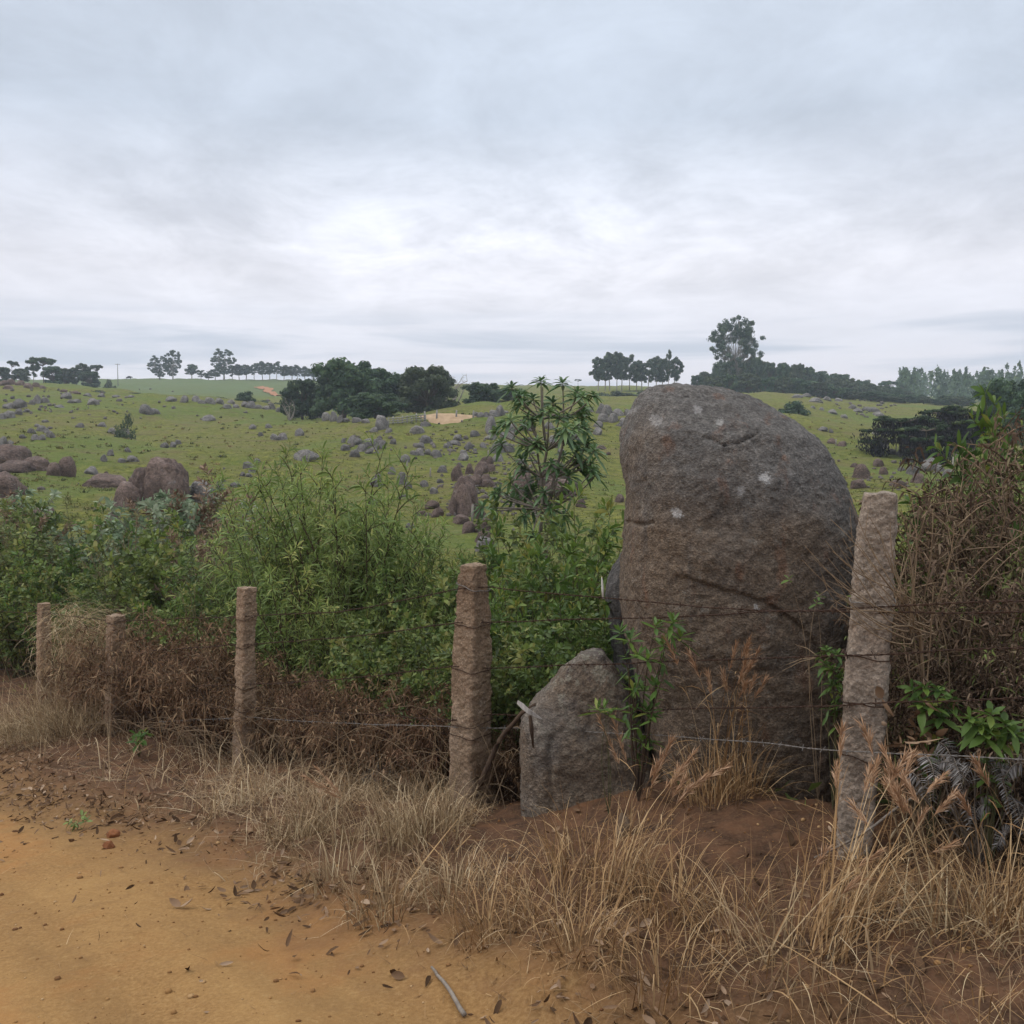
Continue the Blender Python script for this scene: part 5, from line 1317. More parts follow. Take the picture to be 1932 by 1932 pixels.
# a young tree whose branches end in whorls of long drooping leaves
def rosette(lg, p, d, n, L, Wd, rs, droop=.5, tint=.5, spread=1.0):
    az_ = np.arange(n) * 2.4 + rs.random() * 6; el = np.linspace(-.1, 1.1, n)
    d = unit(d); s1 = unit(np.cross(d, [.2, .1, 1.01])); s2 = np.cross(d, s1)
    D_ = (np.cos(az_)[:, None] * s1 + np.sin(az_)[:, None] * s2) * np.cos(el)[:, None] * spread + d * np.sin(el)[:, None]
    pos = p - d * (np.linspace(.10, 0, n))[:, None] * L * 2
    sz = rs.uniform(.75, 1.1, n) * np.linspace(1.05, .7, n)
    leaves(lg, pos, D_, L * sz, Wd * sz, LANCE, droop, .3, np.clip(tint + rs.normal(0, .2, n), 0, 1), roll=.25, rs=rs)
def sapling():
    rs = np.random.default_rng(61); Y = 10.2; px0 = 1018
    b = np.array([*at(px0, 1000, Y)[:2], 0]); b[2] = gz(b[0], b[1])
    root = thing('sapling', 'tall young tree with whorls of drooping leaves beside the great boulder', 'tree', tuple(b))
    sg, lg = Geo(), Geo()
    def A(px, py, dy=0): return at(px, py, Y + dy)
    trunk = np.array([b, A(1014, 1060), A(1024, 960), A(1022, 900), A(1032, 850), A(1024, 790), A(1024, 730)])
    t2 = np.array([b + [.05, .05, 0], A(1030, 1020, .1), A(1034, 960, .1), A(1046, 900, .2), A(1062, 840, .25), A(1064, 790, .3), A(1062, 738, .3)])
    for tr in (trunk, t2):
        u = np.linspace(0, 1, len(tr)); uu = np.linspace(0, 1, 24)
        C = np.stack([np.interp(uu, u, tr[:, k]) for k in range(3)], 1); tube(sg, C, .030 * (1 - .8 * uu), 6)
    tips = [(1024, 718, 0), (1060, 722, .3), (1000, 748, .2), (978, 752, -.2), (968, 775, .1), (1042, 752, .4), (1085, 752, .2), (1104, 752, -.1), (1030, 770, -.3), (1075, 775, .1), (1098, 782, .3),
            (1005, 785, -.2), (985, 800, .2), (1108, 800, 0), (1060, 810, -.2), (990, 832, .3), (1092, 835, .1), (1112, 848, -.2), (1020, 838, -.3), (1068, 860, .3), (1100, 868, .2), (1050, 880, -.2), (985, 870, 0),
            (965, 905, .2), (940, 925, .1), (930, 940, -.1), (962, 935, .3), (1085, 890, -.1), (1118, 880, .2), (1010, 905, .2), (1112, 830, .3), (1080, 800, -.3), (1004, 930, .3), (1030, 925, -.2), (1076, 915, .1), (952, 800, 0), (940, 812, .1)]
    tips += [(a + rs.normal(0, 16), b_ + rs.normal(0, 13) + 6, c + rs.normal(0, .2)) for a, b_, c in tips[2:36]] + [(990, 975, -.2), (1045, 985, -.2), (1070, 960, .1), (1010, 1005, -.3), (1060, 1010, -.2), (1030, 960, -.25)]
    tips = [(a + rs.normal(0, 5), b_ + rs.normal(0, 5), c) for a, b_, c in tips]
    base_pts = np.concatenate([trunk[2:], t2[2:]])
    for px, py, dy in tips:
        e = A(px, py, dy); c = base_pts[base_pts[:, 2] < e[2] - .12]
        if not len(c): c = trunk[1:3]
        s = c[np.argmin(np.linalg.norm(c - e, axis=1))]
        t = np.linspace(0, 1, 8)[:, None]; mid = s + (e - s) * [.7, .7, .35]
        P = (1 - t) ** 2 * s + 2 * t * (1 - t) * mid + t ** 2 * e
        tube(sg, P, .012 * (1 - .6 * t[:, 0]), 5)
        d = unit(P[-1] - P[-3]) + [0, 0, .3]
        rosette(lg, e, d, 19, rs.uniform(.12, .20), .044, rs, .45, .5 + rs.normal(0, .15))
    # a spray of bare pale twigs low on the right
    for k in range(12):
        s = A(1040 + rs.normal(0, 3), 945 + rs.normal(0, 8), .1); e = A(1060 + rs.uniform(-30, 30), 905 + rs.uniform(-15, 40), rs.normal(0, .3))
        tube(sg, [s, (s + e) / 2 + rs.normal(0, .04, 3), e], [.007, .005, .003], 4)
    for k in (('trunk', sg, 'twig_grey'), ('leaves', lg, 'sapling')): k[1].build(k[0], M[k[2]], root, tuple(b))
sapling()
M['rank'] = leaf_mat('rank_grass', [(0, (.05, .06, .02)), (.5, (.11, .115, .035)), (.8, (.20, .16, .06)), (1, (.30, .22, .10))], .25, .7, .15)
# ------------------------------------------------------------------ dry grass on the verge
def verge_grass():
    rs = np.random.default_rng(71)
    n = 90000
    s = rs.uniform(-2.5, 11, n); t = rs.uniform(-2.0, .8, n)
    x, y = from_st(s, t); et = edge_t(s)
    P3 = np.stack([x, y, 0 * x], 1)
    cl = fbm(P3 * 2.2, 3, 91) * 1.25 - .08; ed = .22 * fbm(P3 * 1.4, 3, 92)
    p = smooth(t, et + ed - .05, et + ed + .40) * np.clip(.42 + .85 * cl, .03, 1)
    bare = smooth(t, -.80, -.50) * (1 - smooth(t, .5, .9)) * smooth(s, 2.35, 2.75) * (1 - smooth(s, 4.0, 4.5))
    p *= 1 - .96 * bare
    p *= np.interp(s, [-2, 2.0, 2.6, 3.9, 4.4, 6.2, 7.0, 11], [.44, .42, .34, .40, .74, .64, .12, .06])
    p *= np.where((s > 2) & (t > .05), .35, 1)
    k = (rs.random(n) < p) & (y > 1.6) & (y < 14)
    s, t, x, y, cl = s[k], t[k], x[k], y[k], cl[k]; n = len(s)
    z = ground(x, y) - .01
    up = smooth(s, 3.4, 4.6)                      # paler, finer, more upright straw towards the left
    tall = rs.random(n) < .16
    L = np.where(tall, rs.uniform(.28, .58, n), rs.uniform(.08, .28, n)) * np.clip(1 + .5 * cl, .6, 1.5)
    edge = smooth(t - edge_t(s), .0, .5); L = L * (.5 + .5 * edge) * np.interp(s, [2.0, 2.5, 4.1, 4.6], [1, .62, .62, 1])
    w = rs.uniform(.0022, .0052, n)
    wide = rs.random(n) < .13; w = np.where(wide, rs.uniform(.006, .011, n), w)
    lean = np.abs(rs.normal(.50, .42, n)); lie = rs.random(n) < .46; lean = np.where(lie, rs.uniform(1.1, 1.54, n), lean)
    bend = np.abs(rs.normal(.7, .6, n)) * np.where(lie, .15, 1)
    tint = np.clip(.30 + .30 * up + rs.normal(0, .24, n) + .12 * cl, 0, 1)
    for nm, mt, sel, lab in (('dry_grass', 'straw', rs.random(n) < .35 + .6 * up, 'pale dry straw grass covering the roadside verge'), ('brown_grass', 'tan', None, 'brown dead grass covering the verge by the nearest post')):
        if sel is None: sel = ~prev
        prev = sel
        g = Geo(); blades(g, np.stack([x, y, z], 1)[sel], L[sel], w[sel], None, lean[sel], bend[sel], 5, tint[sel], rs, .38)
        tag(g.build(nm, M[mt]), lab, 'grass', None, 'stuff')
verge_grass()

def grass_clump(name, px, row, Y, lst, label, cat='grass clump', n=60, Lr=(.25, .5), lean=(.2, .25), mat='tan', az=None, nstalk=8, stalk=(.6, .9), stalk_lean=.15, stalk_az=None, plume=.16, group=None, seed=0, rad=.10):
    rs = np.random.default_rng(1000 + seed)
    X, Z = ray(px, row); x, y = X * Y, Y; z = gz(x, y)
    root = thing(name, label, cat, (x, y, z), group=group)
    g = Geo(); heads = []
    a = rs.random(n) * 6.28; r = rad * np.sqrt(rs.random(n))
    pos = np.stack([x + r * np.cos(a), y + r * np.sin(a), np.full(n, z - .02)], 1)
    aa = a + rs.normal(0, .6, n) if az is None else rs.normal(az, .7, n)
    blades(g, pos, rs.uniform(*Lr, n), rs.uniform(.003, .006, n), aa, np.abs(rs.normal(*lean, n)), np.abs(rs.normal(1.0, .6, n)), 6, None, rs, .15)
    if nstalk:
        a = rs.random(nstalk) * 6.28; r = rad * .5 * np.sqrt(rs.random(nstalk)); L = rs.uniform(*stalk, nstalk)
        pos = np.stack([x + r * np.cos(a), y + r * np.sin(a), np.full(nstalk, z - .02)], 1)
        sa = rs.random(nstalk) * 6.28 if stalk_az is None else rs.normal(stalk_az, .35, nstalk)
        C = blades(g, pos, L, .0058, sa, np.abs(rs.normal(stalk_lean, .09, nstalk)), np.abs(rs.normal(.28, .2, nstalk)), 8, None, rs)
        for k in range(nstalk):
            hg = Geo(); heads.append(hg); d = unit(C[k, -1] - C[k, -2]); m = 80; u = rs.random(m)
            top = C[k, -1]; b = top - d * plume * L[k]
            p = b + (top - b) * u[:, None]; q = d * 1.4 + rs.normal(0, .33, (m, 3)); 
            leaves(hg, p, q, .060 * rs.uniform(.5, 1.2, m), .0034, SIMPLE, .15, .2, rs=rs)
            for _ in range(4):                       # small side leaves up the stalk
                i = rs.integers(2, 7); leaves(g, C[k, i][None], (unit(C[k, i] - C[k, i - 1]) + rs.normal(0, .45, 3))[None], rs.uniform(.08, .2), .004, LANCE, .6, .2, rs=rs)
    g.build('stalks', M[mat], root, (x, y, z))
    for hg in heads: hg.build('plume', M['russet'], root, (x, y, z))
    return root
def put_clumps():
    G = 'plumed dry grass clumps'
    grass_clump('grass_clump', 1345, 1605, 4.72, None, 'tallest plumed grass clump, standing in front of the great boulder', n=130, Lr=(.22, .48), lean=(.35, .3), nstalk=11, stalk=(.62, .98), stalk_lean=.10, group=G, seed=1, rad=.15)
    grass_clump('grass_clump', 1400, 1600, 4.78, None, 'orange dry grass tuft right beside the tallest plumed clump', n=110, Lr=(.2, .42), lean=(.35, .3), nstalk=3, stalk=(.5, .8), stalk_lean=.10, group=G, seed=2, rad=.13)
    grass_clump('grass_clump', 1170, 1760, 3.95, None, 'leaning tan grass clump in front of the bare red soil', n=90, Lr=(.25, .5), lean=(.3, .2), az=.4, nstalk=10, stalk=(.50, .70), stalk_lean=.34, stalk_az=.3, group=G, seed=3, rad=.12)
    grass_clump('grass_clump', 1183, 1585, 4.75, None, 'single curved russet plume in front of the small pointed stone', n=8, Lr=(.1, .25), nstalk=2, stalk=(.52, .55), stalk_lean=.12, stalk_az=3.1, plume=.45, group=G, seed=4, rad=.03)
    grass_clump('grass_clump', 1590, 1880, 3.25, None, 'big leaning russet-plumed clump in front of the nearest granite post', n=150, Lr=(.25, .5), lean=(.45, .25), az=.35, nstalk=12, stalk=(.50, .72), stalk_lean=.55, stalk_az=.55, group=G, seed=5, rad=.16)
    grass_clump('grass_clump', 1790, 1890, 3.15, None, 'bent straw clump with crossing stalks, right of the russet-plumed one', n=120, Lr=(.18, .36), lean=(.5, .3), nstalk=8, stalk=(.45, .7), stalk_lean=.45, stalk_az=2.4, mat='straw', group=G, seed=6, rad=.18)
    grass_clump('grass_clump', 1900, 1850, 3.2, None, 'dense tan grass clump at the lower right edge', n=130, Lr=(.2, .42), lean=(.4, .3), nstalk=5, stalk=(.4, .58), stalk_lean=.2, group=G, seed=7, rad=.16)
    grass_clump('grass_clump', 1480, 1900, 3.2, None, 'tangled pale straw clump low between leaning and russet-plumed ones', n=110, Lr=(.2, .42), lean=(.6, .35), nstalk=3, stalk=(.4, .55), stalk_lean=.6, stalk_az=.2, mat='straw', group=G, seed=8, rad=.2)
    grass_clump('grass_clump', 740, 1625, 4.95, None, 'straw clump with two russet plumes arching left over the road edge', n=60, Lr=(.2, .4), nstalk=3, stalk=(.55, .72), stalk_lean=.75, stalk_az=3.15, plume=.32, mat='straw', group=G, seed=9, rad=.10)
    for k, (px, row, Y, L) in enumerate([(560, 1560, 5.6, .3), (610, 1520, 5.85, .42), (670, 1560, 5.4, .36), (760, 1560, 5.3, .40), (800, 1600, 5.0, .42), (835, 1560, 5.3, .36), (640, 1660, 4.75, .3), (720, 1740, 4.3, .3), (860, 1720, 4.3, .32)]):
        grass_clump('straw_tuft', px, row, Y, None, f'pale upright straw tuft, {ordinal(k, 9) if False else ("first", "second", "third", "fourth", "fifth", "sixth", "seventh", "eighth", "ninth")[sorted([560, 610, 670, 760, 800, 835, 640, 720, 860]).index(px)]} from the left between slim and thick posts', 'grass tuft', n=150, Lr=(L * .4, L), lean=(.22, .2), nstalk=0, mat='straw', group='straw tufts between the posts', seed=20 + k, rad=.17)
    for k, (px, row, Y) in enumerate([(930, 1800, 3.9), (1040, 1740, 4.0), (1090, 1850, 3.6), (1270, 1780, 3.75), (1250, 1900, 3.3), (1380, 1800, 3.6), (1100, 1690, 4.3)]):
        q = sorted([930, 1040, 1090, 1270, 1250, 1380, 1100]).index(px)
        grass_clump('straw_tuft', px, row, Y, None, f'brown-tan grass tuft, {ordinal(q, 7)} along the lower verge below the bare soil', 'grass tuft', n=130, Lr=(.14, .38), lean=(.4, .3), nstalk=0, mat='tan', group='tan tufts along the lower verge', seed=40 + k, rad=.17)
    M1 = [(12, 1330, 10.6, .7), (40, 1345, 10.2, .6), (75, 1350, 10.5, .8), (105, 1360, 10.3, .95), (140, 1352, 10.0, .9), (172, 1358, 9.9, .75), (60, 1350, 9.9, .55), (120, 1352, 9.7, .5)]
    od = sorted(q[0] for q in M1)
    for k, (px, row, Y, L) in enumerate(M1):
        grass_clump('straw_tuft', px, row, Y, None, f'bleached drooping straw tuft, {ordinal(od.index(px), len(M1))} of the mound by the farthest posts', 'grass tuft', n=230, Lr=(L * .4, L * 1.2), lean=(.7, .4), nstalk=0, mat='straw', group='straw mound by the farthest posts', seed=60 + k, rad=.3)
    Wt = [(105, 1190, 11.3), (135, 1200, 11.0), (165, 1215, 10.8)]
    for k, (px, row, Y) in enumerate(Wt):
        rs = np.random.default_rng(300 + k); x = ray(px, 1200)[0] * Y; z = gz(x, Y)
        g = Geo(); n = 260; h = at(px, row - 45, Y)[2]
        pos = np.stack([x + rs.normal(0, .16, n), Y + rs.normal(0, .12, n), z + (h - z) * rs.uniform(.45, 1.0, n)], 1)
        blades(g, pos, rs.uniform(.35, .8, n), .006, rs.normal(-.4, .8, n), rs.uniform(.9, 1.5, n), rs.uniform(.8, 1.7, n), 6, np.clip(rs.normal(.65, .2, n), 0, 1), rs)
        stems = np.stack([x + rs.normal(0, .12, 60), Y + rs.normal(0, .1, 60), np.full(60, z)], 1)
        blades(g, stems, (h - z) * rs.uniform(.7, 1, 60), .007, None, np.abs(rs.normal(.06, .05, 60)), .2, 5, None, rs)
        tag(g.build('hanging_straw', M['straw'], None, (x, Y, z)), f'matted straw hanging over the wire, {ordinal(k, 3)} of three near the farthest post', 'grass clump', 'matted straw hanging on the wires')
put_clumps()

# ------------------------------------------------------------------ grass of the pasture and cover under the shrubs
def pasture_grass():
    rs = np.random.default_rng(81); n = 52000
    Y = np.exp(rs.uniform(math.log(13), math.log(95), n)); X = Y * rs.uniform(-.56, .60, n)
    P = np.stack([X, Y, 0 * X], 1); cl = fbm(P * .35, 3, 93)
    k = rs.random(n) < np.clip(.5 + .7 * cl, .05, 1); X, Y, cl = X[k], Y[k], cl[k]; n = len(X)
    m = 4
    x = np.repeat(X, m) + rs.normal(0, .06, n * m); y = np.repeat(Y, m) + rs.normal(0, .06, n * m); z = np.repeat(ground(X, Y), m) - .02
    Lg = rs.uniform(.05, .15, n * m) * np.repeat(np.clip(1 + .5 * cl, .6, 1.6), m)
    g = Geo(); blades(g, np.stack([x, y, z], 1), Lg, np.repeat(.006 + .0012 * Y, m), None, np.abs(rs.normal(1.05, .3, n * m)), .5, 2, np.clip(rs.normal(.5, .22, n * m) - .2 * np.repeat(cl, m), 0, 1), rs)
    tag(g.build('pasture_grass', M['pasture_tuft']), 'short green grass growing over the pasture', 'grass', None, 'stuff')
    n = 4200
    Y = np.exp(rs.uniform(math.log(20), math.log(130), n)); X = Y * rs.uniform(-.56, .60, n)
    k = rs.random(n) < np.clip(.35 + .9 * fbm(np.stack([X, Y, 0 * X], 1) * .12, 3, 98), .03, 1); X, Y = X[k], Y[k]; n = len(X); m = 14
    x = np.repeat(X, m) + rs.normal(0, .10, n * m); y = np.repeat(Y, m) + rs.normal(0, .10, n * m); g = Geo()
    blades(g, np.stack([x, y, np.repeat(ground(X, Y), m) - .02], 1), rs.uniform(.08, .30, n * m) * np.repeat(rs.uniform(.5, 1.2, n), m), np.repeat(.010 + .0010 * Y, m), None, np.abs(rs.normal(.6, .3, n * m)), .8, 3, np.clip(np.repeat(rs.normal(.5, .28, n), m) + rs.normal(0, .12, n * m), 0, 1), rs)
    tag(g.build('pasture_weeds', M['rank']), 'coarser weeds and dry tufts dotted over the pasture', 'weeds', None, 'stuff')
    n = 15000
    s = rs.uniform(-1, 24, n); t = rs.uniform(.25, 9, n) ; x, y = from_st(s, t)
    k = (y > 4.5) & (np.abs(x / y) < .62) & (y < 30) & (rs.random(n) < np.clip(.7 + fbm(np.stack([x, y, 0 * x], 1) * .8, 2, 94), .1, 1))
    x, y, t = x[k], y[k], t[k]; n = len(x); z = ground(x, y)
    g = Geo(); hh = np.clip(rs.gamma(2, .11, n), 0, .6) * smooth(t, .2, 1.6)
    d = rs.normal(0, 1, (n, 3)); d[:, 2] = np.abs(d[:, 2]) * .7
    m = 5
    P = np.repeat(np.stack([x, y, z], 1), m, 0) + rs.normal(0, .07, (n * m, 3)); P[:, 2] = np.repeat(z + hh, m) + rs.normal(0, .04, n * m)
    leaves(g, P, np.repeat(d, m, 0) + rs.normal(0, .6, (n * m, 3)), rs.uniform(.06, .13, n * m), rs.uniform(.02, .045, n * m), SIMPLE, .3, .25, rs=rs)
    tag(g.build('ground_cover', M['broad']), 'low leafy ground cover spreading under the shrubs behind the wires', 'ground cover', None, 'stuff')
    n = 26000
    s = rs.uniform(2, 16, n); t = rs.uniform(.2, 5, n); x, y = from_st(s, t)
    k = (y > 5) & (y < 19) & (np.abs(x / y) < .6) & (x < .9) & (rs.random(n) < np.clip(.45 + fbm(np.stack([x, y, 0 * x], 1) * .9, 2, 96), .05, 1))
    x, y = x[k], y[k]; n = len(x); g = Geo()
    blades(g, np.stack([x, y, ground(x, y)], 1), rs.uniform(.2, .75, n), rs.uniform(.004, .008, n), None, np.abs(rs.normal(.3, .25, n)), np.abs(rs.normal(.8, .5, n)), 4, None, rs, .1)
    tag(g.build('rank_grass', M['rank']), 'tall yellowing grass growing between the shrubs behind the wires', 'grass', None, 'stuff')
pasture_grass()

# ------------------------------------------------------------------ litter, sticks and clods
def litter():
    rs = np.random.default_rng(101); n = 24000
    s = rs.uniform(-1, 13, n); t = rs.uniform(-2.4, .5, n); x, y = from_st(s, t); et = edge_t(s)
    cl = fbm(np.stack([x, y, 0 * x], 1) * 1.7, 3, 97)
    p = np.exp(-((t - et - .12) / .30) ** 2) * np.clip(.55 + .8 * cl, .05, 1) + .06 * (t > et) + .012
    p += .35 * smooth(s, 6, 7.5) * (1 - smooth(s, 10, 12)) * np.exp(-((t - et) / .5) ** 2)
    k = (rs.random(n) < p) & (y > 2) & (y < 13.5); x, y = x[k], y[k]; n = len(x); z = ground(x, y) + rs.uniform(.004, .03, n)
    a = rs.random(n) * 6.28; d = np.stack([np.cos(a), np.sin(a), rs.normal(.08, .22, n)], 1)
    g = Geo(); sz = np.minimum(rs.gamma(3, .010, n) + .012, .062)
    leaves(g, np.stack([x, y, z], 1), d, sz, sz * rs.uniform(.2, .5, n), OVAL, .05, .55, roll=.6, curl=.55, rs=rs)
    tag(g.build('leaf_litter', M['litter']), 'curled dead leaves littering the edge of the dirt road', 'dead leaves', None, 'stuff')
    n = 9000; s = rs.uniform(-1, 11, n); t = rs.uniform(-3.4, .3, n); x, y = from_st(s, t); et = edge_t(s)
    k = (y > 2.2) & (rs.random(n) < np.where(t > et - .2, .5, .10)); x, y = x[k], y[k]; n = len(x)
    a = rs.random(n) * 6.28; L = rs.uniform(.02, .12, n); g = Geo()
    blades(g, np.stack([x, y, ground(x, y) + .006], 1), L, rs.uniform(.0015, .004, n), a, rs.uniform(1.40, 1.56, n), .05, 3, np.clip(rs.normal(.3, .25, n), 0, 1), rs)
    tag(g.build('twig_litter', M['tan']), 'short straws and twigs littering the road edge', 'litter', None, 'stuff')
    # grit and pebbles
    n = 3600; s = rs.uniform(0, 10, n); t = rs.uniform(-3.6, .4, n); x, y = from_st(s, t); k = y > 2.2; x, y = x[k], y[k]; n = len(x)
    r = np.minimum(rs.gamma(1.5, .0019, n) + .0015, .012); V, T = ico(1)
    Vn = V[None] * r[:, None, None] * (1 + .25 * rs.normal(0, 1, (n, 1, 3))) ; Vn[..., 2] *= .7
    Vn = Vn + np.stack([x, y, ground(x, y) + r * .3], 1)[:, None]
    g = Geo(); g.add(Vn.reshape(-1, 3), None, (T[None] + (np.arange(n) * len(V))[:, None, None]).reshape(-1, 3), np.repeat(rs.random(n), len(V)))
    tag(g.build('grit', leaf_mat('grit', [(0, (.12, .055, .026)), (.7, (.28, .155, .06)), (1, (.38, .25, .13))], 0, .95, .1)), 'loose grit on the dirt road', 'grit', None, 'stuff')
litter()
def clods():
    for px, row, w, h, lab in ((205, 1602, 22, 12, 'reddish clod of earth on the sandy road nearer the camera'), (214, 1581, 24, 12, 'reddish clod of earth just beyond the other one on the road')):
        o = boulder(px, row, w, h, 'block', lab, None, False, 'clod', 2.0, .3, .8, cat='clod'); o.data = o.data.copy(); o.data.materials.clear(); o.data.materials.append(M['clod'])
    boulder(740, 1478, 112, 30, 'flat', 'low flat grey rock half hidden in straw between the posts', None, False, 'boulder', 4.0, .1, .5)
    o = boulder(1176, 1580, 30, 40, 'block', 'small orange-tan broken stone on the bare red soil', None, False, 'boulder', 4.0, .3, .7); o.data = o.data.copy(); o.data.materials.clear(); o.data.materials.append(M['granite'])
M['clod'] = rock_mat('clod', (.14, .05, .022), (.22, .085, .035), (.30, .14, .06), (.16, .06, .03), 20, 3)
clods()
def stick(name, pts, r, mat, label, cat='stick', sides=7, wob=.004):
    P = np.array(pts, float); u = np.linspace(0, 1, len(P)); uu = np.linspace(0, 1, 24)
    C = np.stack([np.interp(uu, u, P[:, k]) for k in range(3)], 1); C += wob * np.stack([vnoise(np.stack([uu * 9, uu * 0 + k, uu * 0 + len(label)], 1), 7) for k in range(3)], 1)
    g = Geo(); tube(g, C, np.interp(uu, [0, 1], r), sides, .5, True)
    return tag(g.build(name, M[mat], None, tuple(P[0])), label, cat)
def G3(px, row, Y, up=.01):
    q = at(px, row, Y); q[2] = max(q[2], gz(q[0], q[1]) + up); return q
stick('cane', [at(1406, 1668, 4.25), at(1520, 1628, 4.1), at(1640, 1568, 3.75), at(1766, 1466, 3.95)], (.007, .004), 'twig_grey', 'long pale bare cane slanting across the foot of the nearest granite post')
h0 = hit(878, 1922); h1 = hit(838, 1868); h2 = hit(815, 1835)
stick('stick', [h0 + [0, 0, .012], h1 + [0, 0, .02], h2 + [0, 0, .015]], (.009, .005), 'twig_grey', 'dark grey stick lying on the sand at the bottom of the road edge')
a0 = hit(470, 1468); a1 = hit(520, 1448); a2 = hit(400, 1480)
stick('stick', [a2 + [0, 0, .02], a0 + [0, 0, .03], a1 + [0, 0, .02]], (.006, .003), 'twig_tan', 'crooked pale twig on the leaf litter by the slim post')
stick('dead_branch', [at(905, 1480, 5.55), at(940, 1400, 5.5), at(985, 1345, 5.45), at(1010, 1330, 5.4)], (.016, .010), 'twig_dark', 'dark dead branch leaning up between thick post and small pointed stone')
def splinter():
    a, b, c = at(976, 1325, 4.92), at(996, 1342, 4.90), at(1022, 1357, 4.93)
    g = Geo(); ax = np.stack([a, (a + b) / 2, b, (b + c) / 2, c]); up = np.array([.25, 0, .9]); wd = np.array([.011, .016, .014, .010, .003]); th = .007
    V = []
    for p, w in zip(ax, wd):
        V += [p + up * w, p - up * w * .8, p - up * w * .8 + [0, th, 0], p + up * w + [0, th, 0]]
    Q = [(i * 4 + k, i * 4 + (k + 1) % 4, i * 4 + 4 + (k + 1) % 4, i * 4 + 4 + k) for i in range(4) for k in range(4)] + [(3, 2, 1, 0), (16, 17, 18, 19)]
    g.add(np.array(V) , Q)
    o = g.build('wood_splinter', M['weathered_wood'], None, tuple(a), False); tag(o, 'bleached wood splinter caught on the wire beside the small pointed stone', 'splinter')
    g = Geo(); tube(g, [at(1000, 1350, 4.93), at(1003, 1375, 4.93), at(1006, 1410, 4.95)], [.010, .012, .004], 6, .5, True)
    tag(g.build('bark_strip', M['twig_dark'], None, tuple(at(1006, 1410, 4.95))), 'dark strip of bark hanging below the bleached splinter', 'bark strip')
    g = Geo(); tube(g, [at(1138, 1130, 5.5), at(1137, 1110, 5.5), at(1136, 1095, 5.5), at(1135, 1088, 5.5)], [.007, .008, .005, .001], 6, .5, True)
    tag(g.build('bamboo_tip', M['white_paint'], None, tuple(at(1138, 1130, 5.5))), 'pale broken stalk tip standing left of the great boulder', 'stalk')
splinter()

# ------------------------------------------------------------------ leafy sprays close to the camera
def spray(name, base, tips, L, Wd, n, leaf, stem, label, cat='shrub', droop=.25, seed=0, along=3, r=.005, tmpl=LANCE, group=None, spread=1.0):
    rs = np.random.default_rng(500 + seed); base = np.array(base, float)
    root = thing(name, label, cat, tuple(base), group=group); sg, lg = Geo(), Geo()
    for e in tips:
        e = np.array(e, float); t = np.linspace(0, 1, 12)[:, None]
        mid = base + (e - base) * [.35, .5, .75] + rs.normal(0, .05, 3)
        P = (1 - t) ** 2 * base + 2 * t * (1 - t) * mid + t ** 2 * e; tube(sg, P, r * (1 - .75 * t[:, 0]), 5)
        rosette(lg, P[-1], unit(P[-1] - P[-2]) + [0, -.1, .15], n, L * rs.uniform(.8, 1.1), Wd, rs, droop, .55 + rs.normal(0, .15), spread)
        for k in range(along):
            i = rs.integers(5, 11); rosette(lg, P[i] + rs.normal(0, .012, 3), unit(P[i] - P[i - 1]) + rs.normal(0, .6, 3), max(3, n // 3), L * .75, Wd * .8, rs, droop, .45 + rs.normal(0, .15), spread)
    sg.build('stems', M[stem], root, tuple(base)); lg.build('leaves', M[leaf], root, tuple(base)); return root
b = at(1205, 1470, 4.95); b[2] = gz(b[0], b[1])
spray('lance_leaved_shrub', b, [at(1190, 1205, 4.95), at(1238, 1180, 4.9), at(1270, 1172, 4.86), at(1285, 1200, 4.84), at(1225, 1240, 4.82), at(1205, 1235, 4.9), at(1252, 1215, 4.9), at(1195, 1300, 4.9), at(1220, 1340, 4.9), at(1170, 1190, 5.0),
                                at(1212, 1395, 4.92), at(1235, 1290, 4.9)], .105, .026, 11, 'bright', 'twig_dark', 'lance-leaved shrub growing in the gap between small and great stones', 'shrub', .15, 1, 3)
b = at(1150, 1400, 4.86); b[2] = gz(b[0], b[1])
spray('green_sprig', b, [at(1140, 1335, 4.80), at(1128, 1338, 4.80), at(1150, 1345, 4.80)], .10, .026, 6, 'bright', 'stem_green', 'bright green sprig in front of the small pointed stone', 'sprig', .1, 2, 0, .003)
b = at(1572, 1500, 4.45); b[2] = gz(b[0], b[1])
spray('green_sprig', b, [at(1560, 1225, 4.45), at(1578, 1232, 4.42), at(1570, 1260, 4.4), at(1583, 1280, 4.42), at(1568, 1290, 4.4), at(1556, 1250, 4.42)], .07, .02, 12, 'bright', 'stem_green', 'bright green sprig between the great boulder and the nearest post', 'sprig', .4, 3, 3, .003)
b = at(1545, 1480, 4.7); b[2] = gz(b[0], b[1])
spray('green_sprig', b, [at(1488, 1092, 4.72), at(1540, 1136, 4.70), at(1546, 1122, 4.68)], .05, .018, 4, 'bright', 'twig_tan', 'thin vine shoot with few leaves against the great boulder', 'sprig', .3, 4, 0, .0022)
b = at(1755, 1480, 4.0); b[2] = gz(b[0], b[1])
spray('broad_sprig', b, [at(1720, 1300, 3.9), at(1745, 1295, 3.88), at(1770, 1300, 3.86), at(1790, 1310, 3.86), at(1760, 1330, 3.84), at(1738, 1330, 3.86), at(1775, 1350, 3.85), at(1800, 1325, 3.9)], .085, .034, 8, 'bright', 'stem_green', 'bright green leafy sprig right of the nearest post, upper of two', 'sprig', .35, 5, 2, .003, OVAL)
b = at(1870, 1500, 3.75); b[2] = gz(b[0], b[1])
